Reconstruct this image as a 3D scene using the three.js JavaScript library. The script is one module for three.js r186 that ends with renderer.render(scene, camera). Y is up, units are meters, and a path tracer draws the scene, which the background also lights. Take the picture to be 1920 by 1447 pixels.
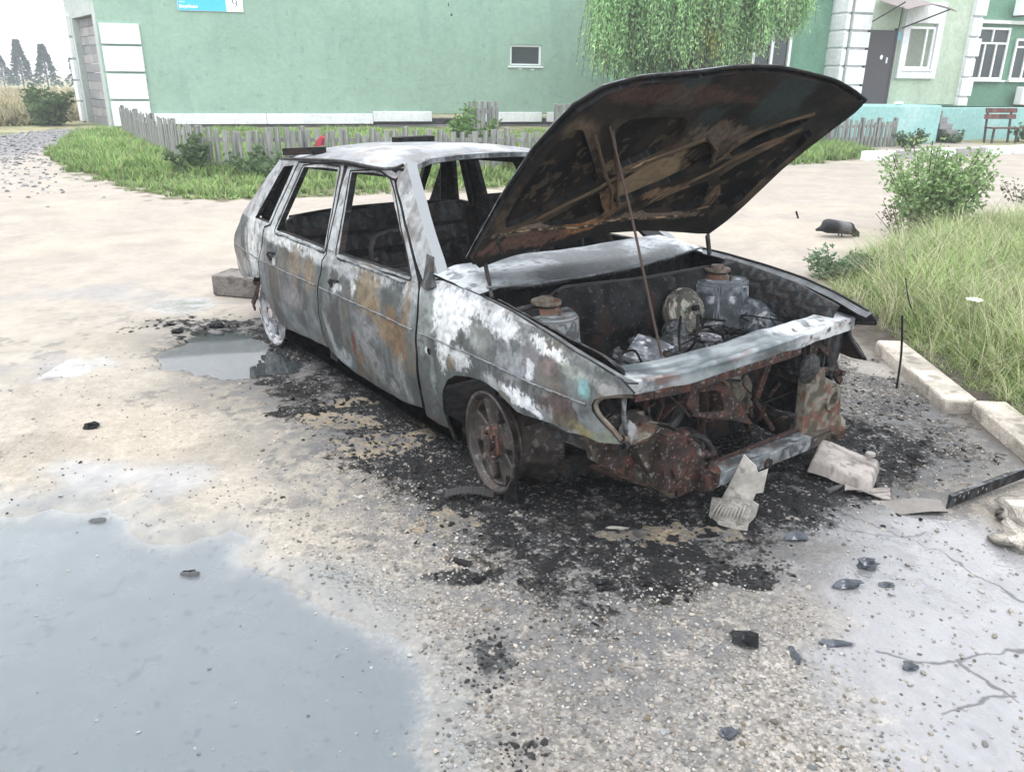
import * as THREE from 'three';
import { mergeGeometries, mergeVertices } from 'three/addons/utils/BufferGeometryUtils.js';
import { RoundedBoxGeometry } from 'three/addons/geometries/RoundedBoxGeometry.js';
import { MarchingCubes } from 'three/addons/objects/MarchingCubes.js';

// ---------- camera, sky, sun, exposure ----------
const scene = new THREE.Scene();
const camera = new THREE.PerspectiveCamera(50.87, 1024 / 771, 0.05, 2000);
camera.position.set(0, 1.622, 0);
camera.rotation.set(-0.36325, 0, 0.01175, 'YXZ');
const renderer = new THREE.WebGLRenderer({ antialias: true });
renderer.toneMapping = THREE.LinearToneMapping;
renderer.toneMappingExposure = 3.0;
renderer.shadowMap.enabled = true;
{ // overcast sky: white veil, a little brighter towards the zenith, faint cloud mottling
  const w = 512, h = 256, d = new Float32Array(w * h * 4);
  for (let j = 0; j < h; j++) for (let i = 0; i < w; i++) {
    const el = Math.PI * ((j + .5) / h - .5), s = Math.max(0, Math.sin(el)), az = i / w * Math.PI * 2;
    let L = el < 0 ? .55 : .86 + .3 * s;
    const c = .5 + .5 * Math.sin(az * 3 + Math.sin(el * 9 + az * 2) * 1.3) * Math.cos(el * 7 + Math.sin(az * 5));
    L *= .96 + .08 * c;
    const o = (j * w + i) * 4; d[o] = L * .965; d[o + 1] = L; d[o + 2] = L * 1.05; d[o + 3] = 1;
  }
  const t = new THREE.DataTexture(d, w, h, THREE.RGBAFormat, THREE.FloatType);
  t.mapping = THREE.EquirectangularReflectionMapping; t.magFilter = t.minFilter = THREE.LinearFilter; t.needsUpdate = true;
  scene.background = t; scene.environment = t;
}
const sun = new THREE.DirectionalLight(new THREE.Color(1, .96, .9), .7);
sun.position.set(-6, 16, -3); sun.target.position.set(0, 0, -4);
sun.castShadow = true; sun.shadow.radius = 40; sun.shadow.mapSize.set(2048, 2048);
Object.assign(sun.shadow.camera, { left: -25, right: 25, top: 30, bottom: -15, near: 1, far: 80 });
scene.add(sun, sun.target);
scene.fog = new THREE.FogExp2(new THREE.Color(.93, .97, 1), .0022);

// ---------- helpers ----------
let _s = 1; const seed = (v) => { _s = v >>> 0; };
const R = () => { _s = (_s + 0x6d2b79f5) | 0; let t = Math.imul(_s ^ (_s >>> 15), 1 | _s); t = (t + Math.imul(t ^ (t >>> 7), 61 | t)) ^ t; return ((t ^ (t >>> 14)) >>> 0) / 4294967296; };
const rr = (a, b) => a + (b - a) * R();
const sst = (a, b, x) => { const t = Math.min(1, Math.max(0, (x - a) / (b - a))); return t * t * (3 - 2 * t); };
const lerp = (a, b, t) => a + (b - a) * t, clamp = (x, a, b) => Math.min(b, Math.max(a, x));
const mix3 = (a, b, t) => [a[0] + (b[0] - a[0]) * t, a[1] + (b[1] - a[1]) * t, a[2] + (b[2] - a[2]) * t];
const mul3 = (a, k) => [a[0] * k, a[1] * k, a[2] * k];
function hsh(x, y, s) { let h = Math.imul(x, 374761393) + Math.imul(y, 668265263) + Math.imul(s, 1274126177) | 0; h = Math.imul(h ^ (h >>> 13), 1274126177); return ((h ^ (h >>> 16)) >>> 0) / 4294967296; }
function vn(x, y, s = 0, p = 0) {
  const xi = Math.floor(x), yi = Math.floor(y); let fx = x - xi, fy = y - yi; fx = fx * fx * (3 - 2 * fx); fy = fy * fy * (3 - 2 * fy);
  let x0 = xi, x1 = xi + 1, y0 = yi, y1 = yi + 1;
  if (p) { x0 = ((x0 % p) + p) % p; x1 = ((x1 % p) + p) % p; y0 = ((y0 % p) + p) % p; y1 = ((y1 % p) + p) % p; }
  const a = hsh(x0, y0, s), b = hsh(x1, y0, s), c = hsh(x0, y1, s), d = hsh(x1, y1, s);
  return a + (b - a) * fx + (c - a) * fy + (a - b - c + d) * fx * fy;
}
function fbm(x, y, o = 4, s = 0, p = 0) { let v = 0, a = .5, n = 0; for (let i = 0; i < o; i++) { v += a * vn(x, y, s + i * 17, p); n += a; x *= 2; y *= 2; p *= 2; a *= .5; } return v / n; }
const toS = (c) => { c = clamp(c, 0, 1); return 255 * (c <= .0031308 ? 12.92 * c : 1.055 * Math.pow(c, 1 / 2.4) - .055); };
const SLUT = new Uint8Array(4097); for (let i = 0; i <= 4096; i++) SLUT[i] = Math.round(toS(i / 4096));
// texture from a function of (u, v) giving a linear colour
function tex(w, h, fn, { srgb = true, repeat } = {}) {
  const d = new Uint8Array(w * h * 4);
  for (let j = 0; j < h; j++) for (let i = 0; i < w; i++) {
    const c = fn((i + .5) / w, (j + .5) / h), o = (j * w + i) * 4;
    if (srgb) { d[o] = SLUT[clamp(c[0] * 4096 | 0, 0, 4096)]; d[o + 1] = SLUT[clamp(c[1] * 4096 | 0, 0, 4096)]; d[o + 2] = SLUT[clamp(c[2] * 4096 | 0, 0, 4096)]; }
    else if (typeof c === 'number') d[o] = d[o + 1] = d[o + 2] = clamp(c * 255, 0, 255);
    else { d[o] = c[0] * 255; d[o + 1] = c[1] * 255; d[o + 2] = c[2] * 255; }
    d[o + 3] = c.length === 4 ? c[3] * 255 : 255;
  }
  const t = new THREE.DataTexture(d, w, h, THREE.RGBAFormat);
  if (srgb) t.colorSpace = THREE.SRGBColorSpace;
  t.magFilter = THREE.LinearFilter; t.minFilter = THREE.LinearFilter; t.wrapS = t.wrapT = THREE.RepeatWrapping;
  if (repeat) t.repeat.set(repeat[0], repeat[1]);
  t.needsUpdate = true; return t;
}
const phy = (o) => new THREE.MeshPhysicalMaterial(o);
const std = (o) => new THREE.MeshStandardMaterial(o);
const col = (r, g, b) => new THREE.Color().setRGB(r, g, b);
const names = {};
function numbered(n) { const k = names[n] = (names[n] ?? -1) + 1; return k ? n + '_' + String(k).padStart(3, '0') : n; }
function tag(o, label, category, group, kind) { if (label) o.userData.label = label; if (category) o.userData.category = category; if (group) o.userData.group = group; if (kind) o.userData.kind = kind; return o; }
function obj(name, geo, mat, parent = scene) {
  const g = Array.isArray(geo) ? merge(geo) : geo, m = new THREE.Mesh(g, mat);
  m.name = parent === scene ? numbered(name) : name; m.castShadow = m.receiveShadow = true; parent.add(m); return m;
}
const objs = (name, list, mat, parent = scene) => list.map((g) => obj(name, g, mat, parent));
function thing(name, label, category, pos = [0, 0, 0], turn = 0, group) {
  const o = new THREE.Group(); o.name = numbered(name); o.position.set(...pos); o.rotation.y = turn; scene.add(o); return tag(o, label, category, group);
}
function grp(name, parent) { const o = new THREE.Group(); o.name = name; parent.add(o); return o; }
function merge(gs) {
  gs = gs.map((g) => { g = g.index ? g.toNonIndexed() : g; const q = new THREE.BufferGeometry(); for (const k of ['position', 'normal', 'uv', 'color']) if (g.attributes[k]) q.setAttribute(k, g.attributes[k]); if (!q.attributes.normal) q.computeVertexNormals(); if (!q.attributes.uv) boxUV(q); return q; });
  const anyC = gs.some((g) => g.attributes.color);
  if (anyC) for (const g of gs) if (!g.attributes.color) g.setAttribute('color', new THREE.BufferAttribute(new Float32Array(g.attributes.position.count * 3).fill(1), 3));
  return gs.length === 1 ? gs[0] : mergeGeometries(gs);
}
function boxUV(g, k = 1) {  // uv in metres by the way each face points
  const p = g.attributes.position, n = g.attributes.normal, uv = new Float32Array(p.count * 2);
  for (let i = 0; i < p.count; i++) {
    const ax = Math.abs(n.getX(i)), ay = Math.abs(n.getY(i)), az = Math.abs(n.getZ(i)), x = p.getX(i), y = p.getY(i), z = p.getZ(i);
    const [a, b] = ax > ay && ax > az ? [z, y] : ay > az ? [x, z] : [x, y];
    uv[i * 2] = a * k; uv[i * 2 + 1] = b * k;
  }
  g.setAttribute('uv', new THREE.BufferAttribute(uv, 2)); return g;
}
const at = (g, x = 0, y = 0, z = 0, rx = 0, ry = 0, rz = 0) => { if (rx) g.rotateX(rx); if (ry) g.rotateY(ry); if (rz) g.rotateZ(rz); g.translate(x, y, z); return g; };
const uvm = (g) => { g = g.index ? g.toNonIndexed() : g; return boxUV(g); };
const box = (w, h, d, x = 0, y = 0, z = 0, rx = 0, ry = 0, rz = 0, r = .004) => uvm(at(new RoundedBoxGeometry(w, h, d, 1, Math.min(r, w / 2.1, h / 2.1, d / 2.1)), x, y, z, rx, ry, rz));
const cyl = (r1, r2, h, n = 20, x = 0, y = 0, z = 0, rx = 0, ry = 0, rz = 0) => uvm(at(new THREE.CylinderGeometry(r1, r2, h, n), x, y, z, rx, ry, rz));
const V = (p) => new THREE.Vector3(p[0], p[1], p[2]);
const tube = (pts, r, n = 6, seg) => uvm(new THREE.TubeGeometry(new THREE.CatmullRomCurve3(pts.map(V)), seg || Math.max(4, pts.length * 4), r, n));
function bar(p, q, w, h, r = .004) { // box section from p to q
  const a = V(p), b = V(q), L = a.distanceTo(b), g = new RoundedBoxGeometry(w, h, L, 1, Math.min(r, w / 2.1, h / 2.1));
  const m = new THREE.Matrix4().lookAt(a, b, new THREE.Vector3(0, 1, .001)); m.setPosition(a.clone().add(b).multiplyScalar(.5)); g.applyMatrix4(m); return uvm(g);
}
const lathe = (pts, n = 32) => new THREE.LatheGeometry(pts.map((p) => new THREE.Vector2(p[0], p[1])), n);
function shp(pts, holes = []) { const s = new THREE.Shape(pts.map((p) => new THREE.Vector2(p[0], p[1]))); for (const h of holes) s.holes.push(new THREE.Path(h.map((p) => new THREE.Vector2(p[0], p[1])))); return s; }
const ext = (pts, depth, holes = [], bevel = 0) => new THREE.ExtrudeGeometry(shp(pts, holes), { depth, bevelEnabled: bevel > 0, bevelSize: bevel, bevelThickness: bevel, bevelSegments: 1, bevelOffset: -bevel });
const ring = (r, n, cx = 0, cy = 0) => Array.from({ length: n }, (_, i) => [cx + r * Math.cos(i / n * 2 * Math.PI), cy + r * Math.sin(i / n * 2 * Math.PI)]);
function pathShape(a, b) { return new THREE.Path(a); }
// tessellated sheet of a polygon (with holes) bent onto map(a, b, off); outer face = group 0, inner face and edges = group 1
function panel(poly, holes, map, thick, { maxE = .06, uv = (a, b) => [a, b] } = {}) {
  const c = poly.map((p) => new THREE.Vector2(...p)), hs = holes.map((h) => h.map((p) => new THREE.Vector2(...p)));
  if (THREE.ShapeUtils.isClockWise(c)) c.reverse();
  for (const h of hs) if (!THREE.ShapeUtils.isClockWise(h)) h.reverse();
  let T = THREE.ShapeUtils.triangulateShape(c, hs); const P = [...c, ...hs.flat()];
  const mid = new Map(), m = (i, j) => { const k = i < j ? i + '_' + j : j + '_' + i; if (!mid.has(k)) { mid.set(k, P.length); P.push(P[i].clone().add(P[j]).multiplyScalar(.5)); } return mid.get(k); };
  for (let pass = 0; pass < 12; pass++) {
    let any = false; const N = [];
    for (const [i, j, k] of T) {
      const a = P[i].distanceTo(P[j]), b = P[j].distanceTo(P[k]), d = P[k].distanceTo(P[i]), M = Math.max(a, b, d);
      if (M <= maxE) { N.push([i, j, k]); continue; }
      any = true;
      if (M === a) { const q = m(i, j); N.push([i, q, k], [q, j, k]); } else if (M === b) { const q = m(j, k); N.push([i, j, q], [i, q, k]); } else { const q = m(k, i); N.push([i, j, q], [q, j, k]); }
    }
    T = N; if (!any) break;
  }
  const n = P.length, pos = [], uvs = [], idx = [], idx2 = [];
  for (const o of [0, thick]) for (const p of P) { pos.push(...map(p.x, p.y, o)); uvs.push(...uv(p.x, p.y)); }
  const e = new Map();
  for (const [i, j, k] of T) { idx.push(i, j, k); idx2.push(n + i, n + k, n + j); for (const [a, b] of [[i, j], [j, k], [k, i]]) { const r = b + '_' + a; if (e.has(r)) e.delete(r); else e.set(a + '_' + b, [a, b]); } }
  for (const [a, b] of e.values()) {
    const s = pos.length / 3;
    for (const q of [a, b, n + b, n + a]) { pos.push(pos[q * 3], pos[q * 3 + 1], pos[q * 3 + 2]); uvs.push(uvs[q * 2], uvs[q * 2 + 1]); }
    idx2.push(s, s + 3, s + 2, s, s + 2, s + 1);
  }
  const g = new THREE.BufferGeometry(); g.setAttribute('position', new THREE.Float32BufferAttribute(pos, 3)); g.setAttribute('uv', new THREE.Float32BufferAttribute(uvs, 2));
  g.setIndex([...idx, ...idx2]); g.addGroup(0, idx.length, 0); g.addGroup(idx.length, idx2.length, 1); g.computeVertexNormals(); return g;
}
// closed thin sheet over (u, v) in [0,1]^2, fn gives the outer face; inside lies thick below its normal
function sheet(fn, nu, nv, thick, flip = 1, uvf) {
  const pos = [], uvs = [], A = [], B = []; const e = 1e-3, W = nu + 1;
  const P = []; for (let j = 0; j <= nv; j++) for (let i = 0; i <= nu; i++) {
    const u = i / nu, v = j / nv, p = V(fn(u, v)), a = V(fn(Math.min(1, u + e), v)).sub(V(fn(Math.max(0, u - e), v))), b = V(fn(u, Math.min(1, v + e))).sub(V(fn(u, Math.max(0, v - e))));
    P.push([p, a.cross(b).normalize().multiplyScalar(flip), u, v]);
  }
  for (const o of [0, thick]) for (const [p, n, u, v] of P) { pos.push(p.x - n.x * o, p.y - n.y * o, p.z - n.z * o); uvs.push(...(uvf ? uvf(u, v, p) : [u, v])); }
  const N = P.length, q = (a, b, c, d, L) => flip > 0 ? L.push(a, b, c, a, c, d) : L.push(a, c, b, a, d, c);
  for (let j = 0; j < nv; j++) for (let i = 0; i < nu; i++) { const a = j * W + i; q(a, a + 1, a + W + 1, a + W, A); q(N + a + W, N + a + W + 1, N + a + 1, N + a, B); }
  const wall = (a, b) => { const s = pos.length / 3; for (const k of [a, b, N + b, N + a]) { pos.push(pos[k * 3], pos[k * 3 + 1], pos[k * 3 + 2]); uvs.push(uvs[k * 2], uvs[k * 2 + 1]); } q(s, s + 3, s + 2, s + 1, B); };
  for (let i = 0; i < nu; i++) { wall(i, i + 1); wall(nv * W + i + 1, nv * W + i); }
  for (let j = 0; j < nv; j++) { wall((j + 1) * W, j * W); wall(j * W + nu, (j + 1) * W + nu); }
  const g = new THREE.BufferGeometry(); g.setAttribute('position', new THREE.Float32BufferAttribute(pos, 3)); g.setAttribute('uv', new THREE.Float32BufferAttribute(uvs, 2));
  g.setIndex([...A, ...B]); g.addGroup(0, A.length, 0); g.addGroup(A.length, B.length, 1); g.computeVertexNormals(); return g;
}
const itp = (xs, ys, x) => { if (x <= xs[0]) return ys[0]; for (let i = 1; i < xs.length; i++) if (x <= xs[i]) return lerp(ys[i - 1], ys[i], (x - xs[i - 1]) / (xs[i] - xs[i - 1])); return ys[ys.length - 1]; };
function sdPoly(P, x, y) { // signed distance, negative inside
  let d = 1e9, s = 1;
  for (let i = 0, j = P.length - 1; i < P.length; j = i++) {
    const ex = P[j][0] - P[i][0], ey = P[j][1] - P[i][1], wx = x - P[i][0], wy = y - P[i][1], t = clamp((wx * ex + wy * ey) / (ex * ex + ey * ey), 0, 1);
    d = Math.min(d, (wx - ex * t) ** 2 + (wy - ey * t) ** 2);
    const c1 = y >= P[i][1], c2 = y < P[j][1], c3 = ex * wy > ey * wx; if ((c1 && c2 && c3) || (!c1 && !c2 && !c3)) s = -s;
  }
  return s * Math.sqrt(d);
}
// crumpled, broken lump or flake: a noisy convexish solid of given half sizes
function lump(a, b, c, s, det = 1, rough = .25) {
  const g = new THREE.IcosahedronGeometry(1, det), p = g.attributes.position, m = {};
  for (let i = 0; i < p.count; i++) {
    const x = p.getX(i), y = p.getY(i), z = p.getZ(i), k = 1 + rough * 2 * (hsh(Math.round(x * 50), Math.round(y * 50) * 7 + Math.round(z * 50), s) - .5);
    p.setXYZ(i, x * a * k, y * b * k, z * c * k);
  }
  if (det >= 2) { for (let i = 0; i < p.count; i++) { const x = p.getX(i) / a, y = p.getY(i) / b, z = p.getZ(i) / c, l = Math.hypot(x, y, z), u = [x / l, y / l, z / l], k = 1 + rough * 2.4 * (fbm(u[0] * 1.7 + u[2] * .9 + s, u[1] * 1.7 - u[2] * 1.3 + s * 3, 3, s) - .5); p.setXYZ(i, u[0] * a * k, u[1] * b * k, u[2] * c * k); } g.deleteAttribute('normal'); g.deleteAttribute('uv'); const q = mergeVertices(g, 1e-4); q.computeVertexNormals(); return uvm(q); }
  g.computeVertexNormals(); return uvm(g);
}

// ---------- shared tile textures ----------
const P8 = 8;
const tRust = tex(512, 512, (u, v) => { const a = fbm(u * 8, v * 8, 5, 3, 8), b = fbm(u * 32, v * 32, 3, 9, 32), c = fbm(u * 6, v * 6, 4, 41, 6); let k = mix3([.014, .0105, .0095], [.056, .024, .0175], sst(.35, .65, a)); k = mix3(k, [.024, .021, .02], sst(.46, .6, c) * .85); k = mix3(k, [.24, .17, .15], sst(.66, .74, fbm(u * 16, v * 16, 4, 77, 16)) * .45); return mul3(k, .75 + b * .5); });
const tChar = tex(512, 512, (u, v) => { const a = fbm(u * 8, v * 8, 5, 13, 8), b = fbm(u * 40, v * 40, 3, 19, 40); let k = mix3([.006, .0065, .007], [.017, .018, .019], sst(.35, .7, a)); k = mix3(k, [.03, .02, .016], sst(.58, .7, fbm(u * 5, v * 5, 4, 55, 5)) * .7); k = mix3(k, [.09, .09, .095], sst(.7, .8, b) * .4); return k; });
const tAsh = tex(512, 512, (u, v) => { const a = fbm(u * 6, v * 6, 5, 23, 6), b = fbm(u * 32, v * 32, 3, 29, 32), c = fbm(u * 9, v * 9, 4, 61, 9); let k = mix3([.07, .08, .088], [.21, .225, .235], sst(.28, .72, a)); k = mix3(k, [.02, .022, .025], sst(.47, .66, c) * .85); k = mix3(k, [.16, .10, .07], sst(.6, .72, fbm(u * 7, v * 7, 4, 91, 7)) * .35); return mul3(k, .8 + .4 * b); });
const tGrime = tex(512, 512, (u, v) => { const a = fbm(u * 7, v * 7, 5, 33, 7), b = fbm(u * 32, v * 32, 3, 39, 32), c = fbm(u * 8, v * 8, 4, 71, 8); let k = mix3([.014, .0155, .017], [.055, .06, .063], sst(.38, .72, a)); k = mix3(k, [.05, .03, .022], sst(.55, .7, c) * .6); return mul3(k, .7 + .6 * b); });
const tOchre = tex(512, 512, (u, v) => { const a = fbm(u * 7, v * 7, 5, 43, 7), c = fbm(u * 8, v * 8, 4, 81, 8); let k = mix3([.06, .052, .04], [.15, .14, .115], sst(.35, .65, a)); k = mix3(k, [.12, .045, .03], sst(.54, .68, c) * .7); return k; });
const bumpT = tex(512, 512, (u, v) => fbm(u * 24, v * 24, 4, 101, 24) * .7 + .3 * vn(u * 128, v * 128, 7, 128), { srgb: false });
const rep = (t, k) => { const c = t.clone(); c.repeat.set(k, k); c.needsUpdate = true; return c; };
const bumpF = rep(bumpT, 3);
const tSoot = tex(512, 512, (u, v) => { const a = fbm(u * 8, v * 8, 5, 123, 8), b = fbm(u * 32, v * 32, 3, 129, 32), c = fbm(u * 9, v * 9, 4, 161, 9); let k = mix3([.025, .028, .031], [.10, .108, .115], sst(.32, .72, a)); k = mix3(k, [.012, .013, .014], sst(.46, .64, c) * .85); k = mix3(k, [.22, .21, .21], sst(.6, .72, fbm(u * 14, v * 14, 4, 165, 14)) * .6); return mul3(k, .7 + .6 * b); });
const M = {
  soot: phy({ map: rep(tSoot, 3.4), roughness: .7, specularIntensity: .5, bumpMap: bumpF, bumpScale: .003 }),
  rust: phy({ specularIntensity: .5, map: rep(tRust, 5), roughness: .85, metalness: .1, bumpMap: bumpF, bumpScale: .003 }),
  char: phy({ map: rep(tChar, 4), roughness: .85, specularIntensity: .25, bumpMap: bumpF, bumpScale: .004 }),
  ash: std({ map: rep(tAsh, 3.4), roughness: .62, metalness: .15, bumpMap: bumpF, bumpScale: .0015 }),
  grime: phy({ specularIntensity: .45, map: rep(tGrime, 4), roughness: .7, metalness: .1, bumpMap: bumpF, bumpScale: .002 }),
  ochre: phy({ specularIntensity: .5, map: rep(tOchre, 4), roughness: .75, metalness: .1, bumpMap: bumpF, bumpScale: .002 }),
};
// ---------- the ground (z runs towards the viewer; zf = -z is the distance ahead) ----------
const CO = [.52544, 3.55425], CH = [.60661, -.795], CL = [-.795, -.60661];       // where the car stands and which way it faces
const toCar = (x, zf) => { const a = x - CO[0], b = zf - CO[1]; return [a * CH[0] + b * CH[1], a * CL[0] + b * CL[1]]; };
const bigPud = [[-4.5, 2.98], [-2.07, 2.93], [-1.74, 2.83], [-1.63, 2.92], [-1.45, 2.72], [-1.23, 2.6], [-1.06, 2.72], [-.92, 2.5], [-.75, 2.46], [-.57, 2.3], [-.43, 2.16], [-.28, 1.98], [-.17, 1.81], [-.13, 1.69], [-.1, 1.5], [-.1, .9], [-4.5, .9]];
const smallPud = [[-2.28, 4.84], [-2.18, 5.01], [-2.14, 5.25], [-1.9, 5.3], [-1.66, 5.15], [-1.44, 4.85], [-1.22, 4.62], [-1.22, 4.45], [-1.36, 4.38], [-1.52, 4.32], [-1.79, 4.41], [-2.11, 4.5]];
const wetR = [[1.12, 2.85], [1.3, 3.02], [1.62, 3.0], [1.75, 2.9], [2.3, 2.7], [2.4, 1.2], [1.05, 1.2], [.98, 1.6], [.86, 1.95], [.98, 2.2], [1.02, 2.5]];
const grassR = [[2.66, 2.9], [2.60, 3.6], [2.52, 4.2], [2.42, 4.8], [2.36, 5.4], [2.5, 6.0], [2.68, 6.7], [3.0, 7.2], [3.75, 7.9], [4.35, 8.6], [5.4, 9.3], [7, 9.6], [10, 9.9], [14, 8], [14, 2], [4, 2.6]];
const grassL = [[-11.6, 21.5], [-9.9, 17.7], [-8.2, 15.2], [-6.4, 13.0], [-4.6, 11.25], [-3.5, 11.3], [-2.1, 12.3], [-.5, 12.7], [.4, 13.4], [2.2, 14.3], [3.6, 15.6], [5.2, 17.0], [7.3, 18.5], [8.6, 19.6], [8.9, 22.5], [12.5, 24.4], [2, 27], [-12.5, 23.6]];
const sandSpots = [[.5, 2.68, .16, .05], [.74, 2.69, .16, .06], [-.83, 3.72, .14, .09], [-.62, 3.5, .16, .1], [-.2, 2.77, .1, .08], [-.95, 4.0, .12, .06]];
const sootSpots = [[.33, 2.52, .13, .1], [.52, 2.5, .2, .08], [.78, 2.44, .16, .07], [-1.02, 3.88, .16, .07], [-2.0, 5.4, .35, .2], [-.12, 2.4, .12, .04], [-.06, 1.98, .05, .1], [.3, 2.78, .34, .1], [-1.3, 4.75, .25, .2], [1.5, 3.4, .34, .24], [2.0, 4.1, .28, .75, .62], [1.85, 3.5, .35, .3, .6], [-2.6, 2.95, .22, .06], [-1.35, 4.3, .14, .08], [.05, 1.62, .04, .05]];
const wetSpots = [[-2.65, 4.5, .42, .3], [-2.45, 5.9, .5, .25], [-1.6, 3.1, .5, .2], [-3.2, 6.2, .8, .3]];
const burnAt = (x, zf, n) => {
  if (zf > 9) return 0; const [a, b] = toCar(x, zf), dx = Math.max(-2.75 - a, a - .9, 0), dz = Math.max(-1.05 - b, b - 1.0, 0), d = Math.hypot(dx, dz);
  let k = sst(.34, .0, d + (n - .5) * .6 + (b > 0 ? .04 : 0));
  for (const s of sootSpots) { const q = Math.hypot((x - s[0]) / s[2], (zf - s[1]) / s[3]); if (q < 3) k = Math.max(k, sst(1.25, .7, q + (n - .5) * 4.2) * (s[4] || .93)); }
  return k;
};
function pudDepth(x, zf) {
  let k = 0;
  if (zf < 3.5 && x < .4) k = sst(.12, -.18, sdPoly(bigPud, x, zf) + (fbm(x * 3, zf * 3, 5, 5) - .5) * .42) * .042;
  if (x > -2.8 && x < -.8 && zf > 3.9 && zf < 5.8) k = Math.max(k, sst(.04, -.14, sdPoly(smallPud, x, zf) + (fbm(x * 6, zf * 6, 5, 6) - .5) * .2) * .04);
  return k;
}
const cracks = [[[1.12, 2.03], [1.23, 2.0], [1.35, 1.985], [1.47, 2.03], [1.58, 2.05], [1.8, 2.08]], [[1.36, 1.99], [1.40, 1.9], [1.43, 1.82]], [[1.43, 1.85], [1.3, 1.82], [1.19, 1.78]], [[1.32, 2.9], [1.42, 2.8], [1.50, 2.72], [1.60, 2.62], [1.66, 2.45], [1.73, 2.28], [1.74, 2.1]], [[1.22, 2.78], [1.4, 2.72], [1.52, 2.72], [1.62, 2.74]]];
const segD = (p, a, b) => { const ex = b[0] - a[0], ey = b[1] - a[1], wx = p[0] - a[0], wy = p[1] - a[1], t = clamp((wx * ex + wy * ey) / (ex * ex + ey * ey), 0, 1); return Math.hypot(wx - ex * t, wy - ey * t); };
function crackAt(x, zf) { if (x < 1.05 || x > 1.95 || zf > 3.0 || zf < 1.65) return 9; const q = [x + (fbm(x * 14, zf * 14, 3, 8) - .5) * .05, zf + (fbm(x * 14, zf * 14, 3, 28) - .5) * .05]; let d = 9; for (const c of cracks) for (let i = 1; i < c.length; i++) d = Math.min(d, segD(q, c[i - 1], c[i])); return d; }
function gh(x, zf) {
  const far = Math.max(Math.abs(x), Math.abs(zf - 4)); if (far > 60) return 0;
  let h = (fbm(x * .9, zf * .9, 3, 2) - .5) * .02 + (fbm(x * 7, zf * 7, 3, 4) - .5) * .012;
  if (x > 2.3 && zf < 12 && zf > 1) h += .06 * sst(2.35, 2.6, x);
  const c = crackAt(x, zf); if (c < .03) h -= .008 * sst(.02, .004, c);
  return h - pudDepth(x, zf);
}
// a metre of loose crushed stone seen from above: tone and height, tiling
const GN = 1024, GM = 1.1, gTone = new Float32Array(GN * GN).fill(.62), gHt = new Float32Array(GN * GN);
seed(77);
for (let k = 0; k < 15000; k++) {
  const big = R(), r = big < .08 ? rr(8, 13) : rr(2.6, 6.5), cx = R() * GN, cy = R() * GN, a = R() * 3.14, e = rr(.6, 1), tone = (R() < .3 ? rr(.32, .7) : rr(.8, 1.45)), ca = Math.cos(a), sa = Math.sin(a), z0 = R() * .4;
  const q = Math.ceil(r); for (let j = -q; j <= q; j++) for (let i = -q; i <= q; i++) {
    const u = (i * ca + j * sa) / r, v = (-i * sa + j * ca) / (r * e), d = u * u + v * v; if (d > 1) continue;
    const o = ((Math.floor(cy + j) + GN) % GN) * GN + (Math.floor(cx + i) + GN) % GN, ht = z0 + (1 - d) * .6;
    if (ht > gHt[o]) { gHt[o] = ht; gTone[o] = tone; }
  }
}
const gLook = (A, x, y) => A[(((Math.floor(y / GM * GN)) % GN + GN) % GN) * GN + ((Math.floor(x / GM * GN)) % GN + GN) % GN];
const C = { gravel: [.24, .221, .199], mud: [.255, .230, .195], road: [.245, .216, .185], soot: [.008, .0085, .0095], sand: [.25, .205, .145], wet: [.172, .174, .186], silt: [.066, .075, .078], soil: [.06, .05, .042], green: [.06, .075, .03], field: [.22, .20, .11] };
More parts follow.
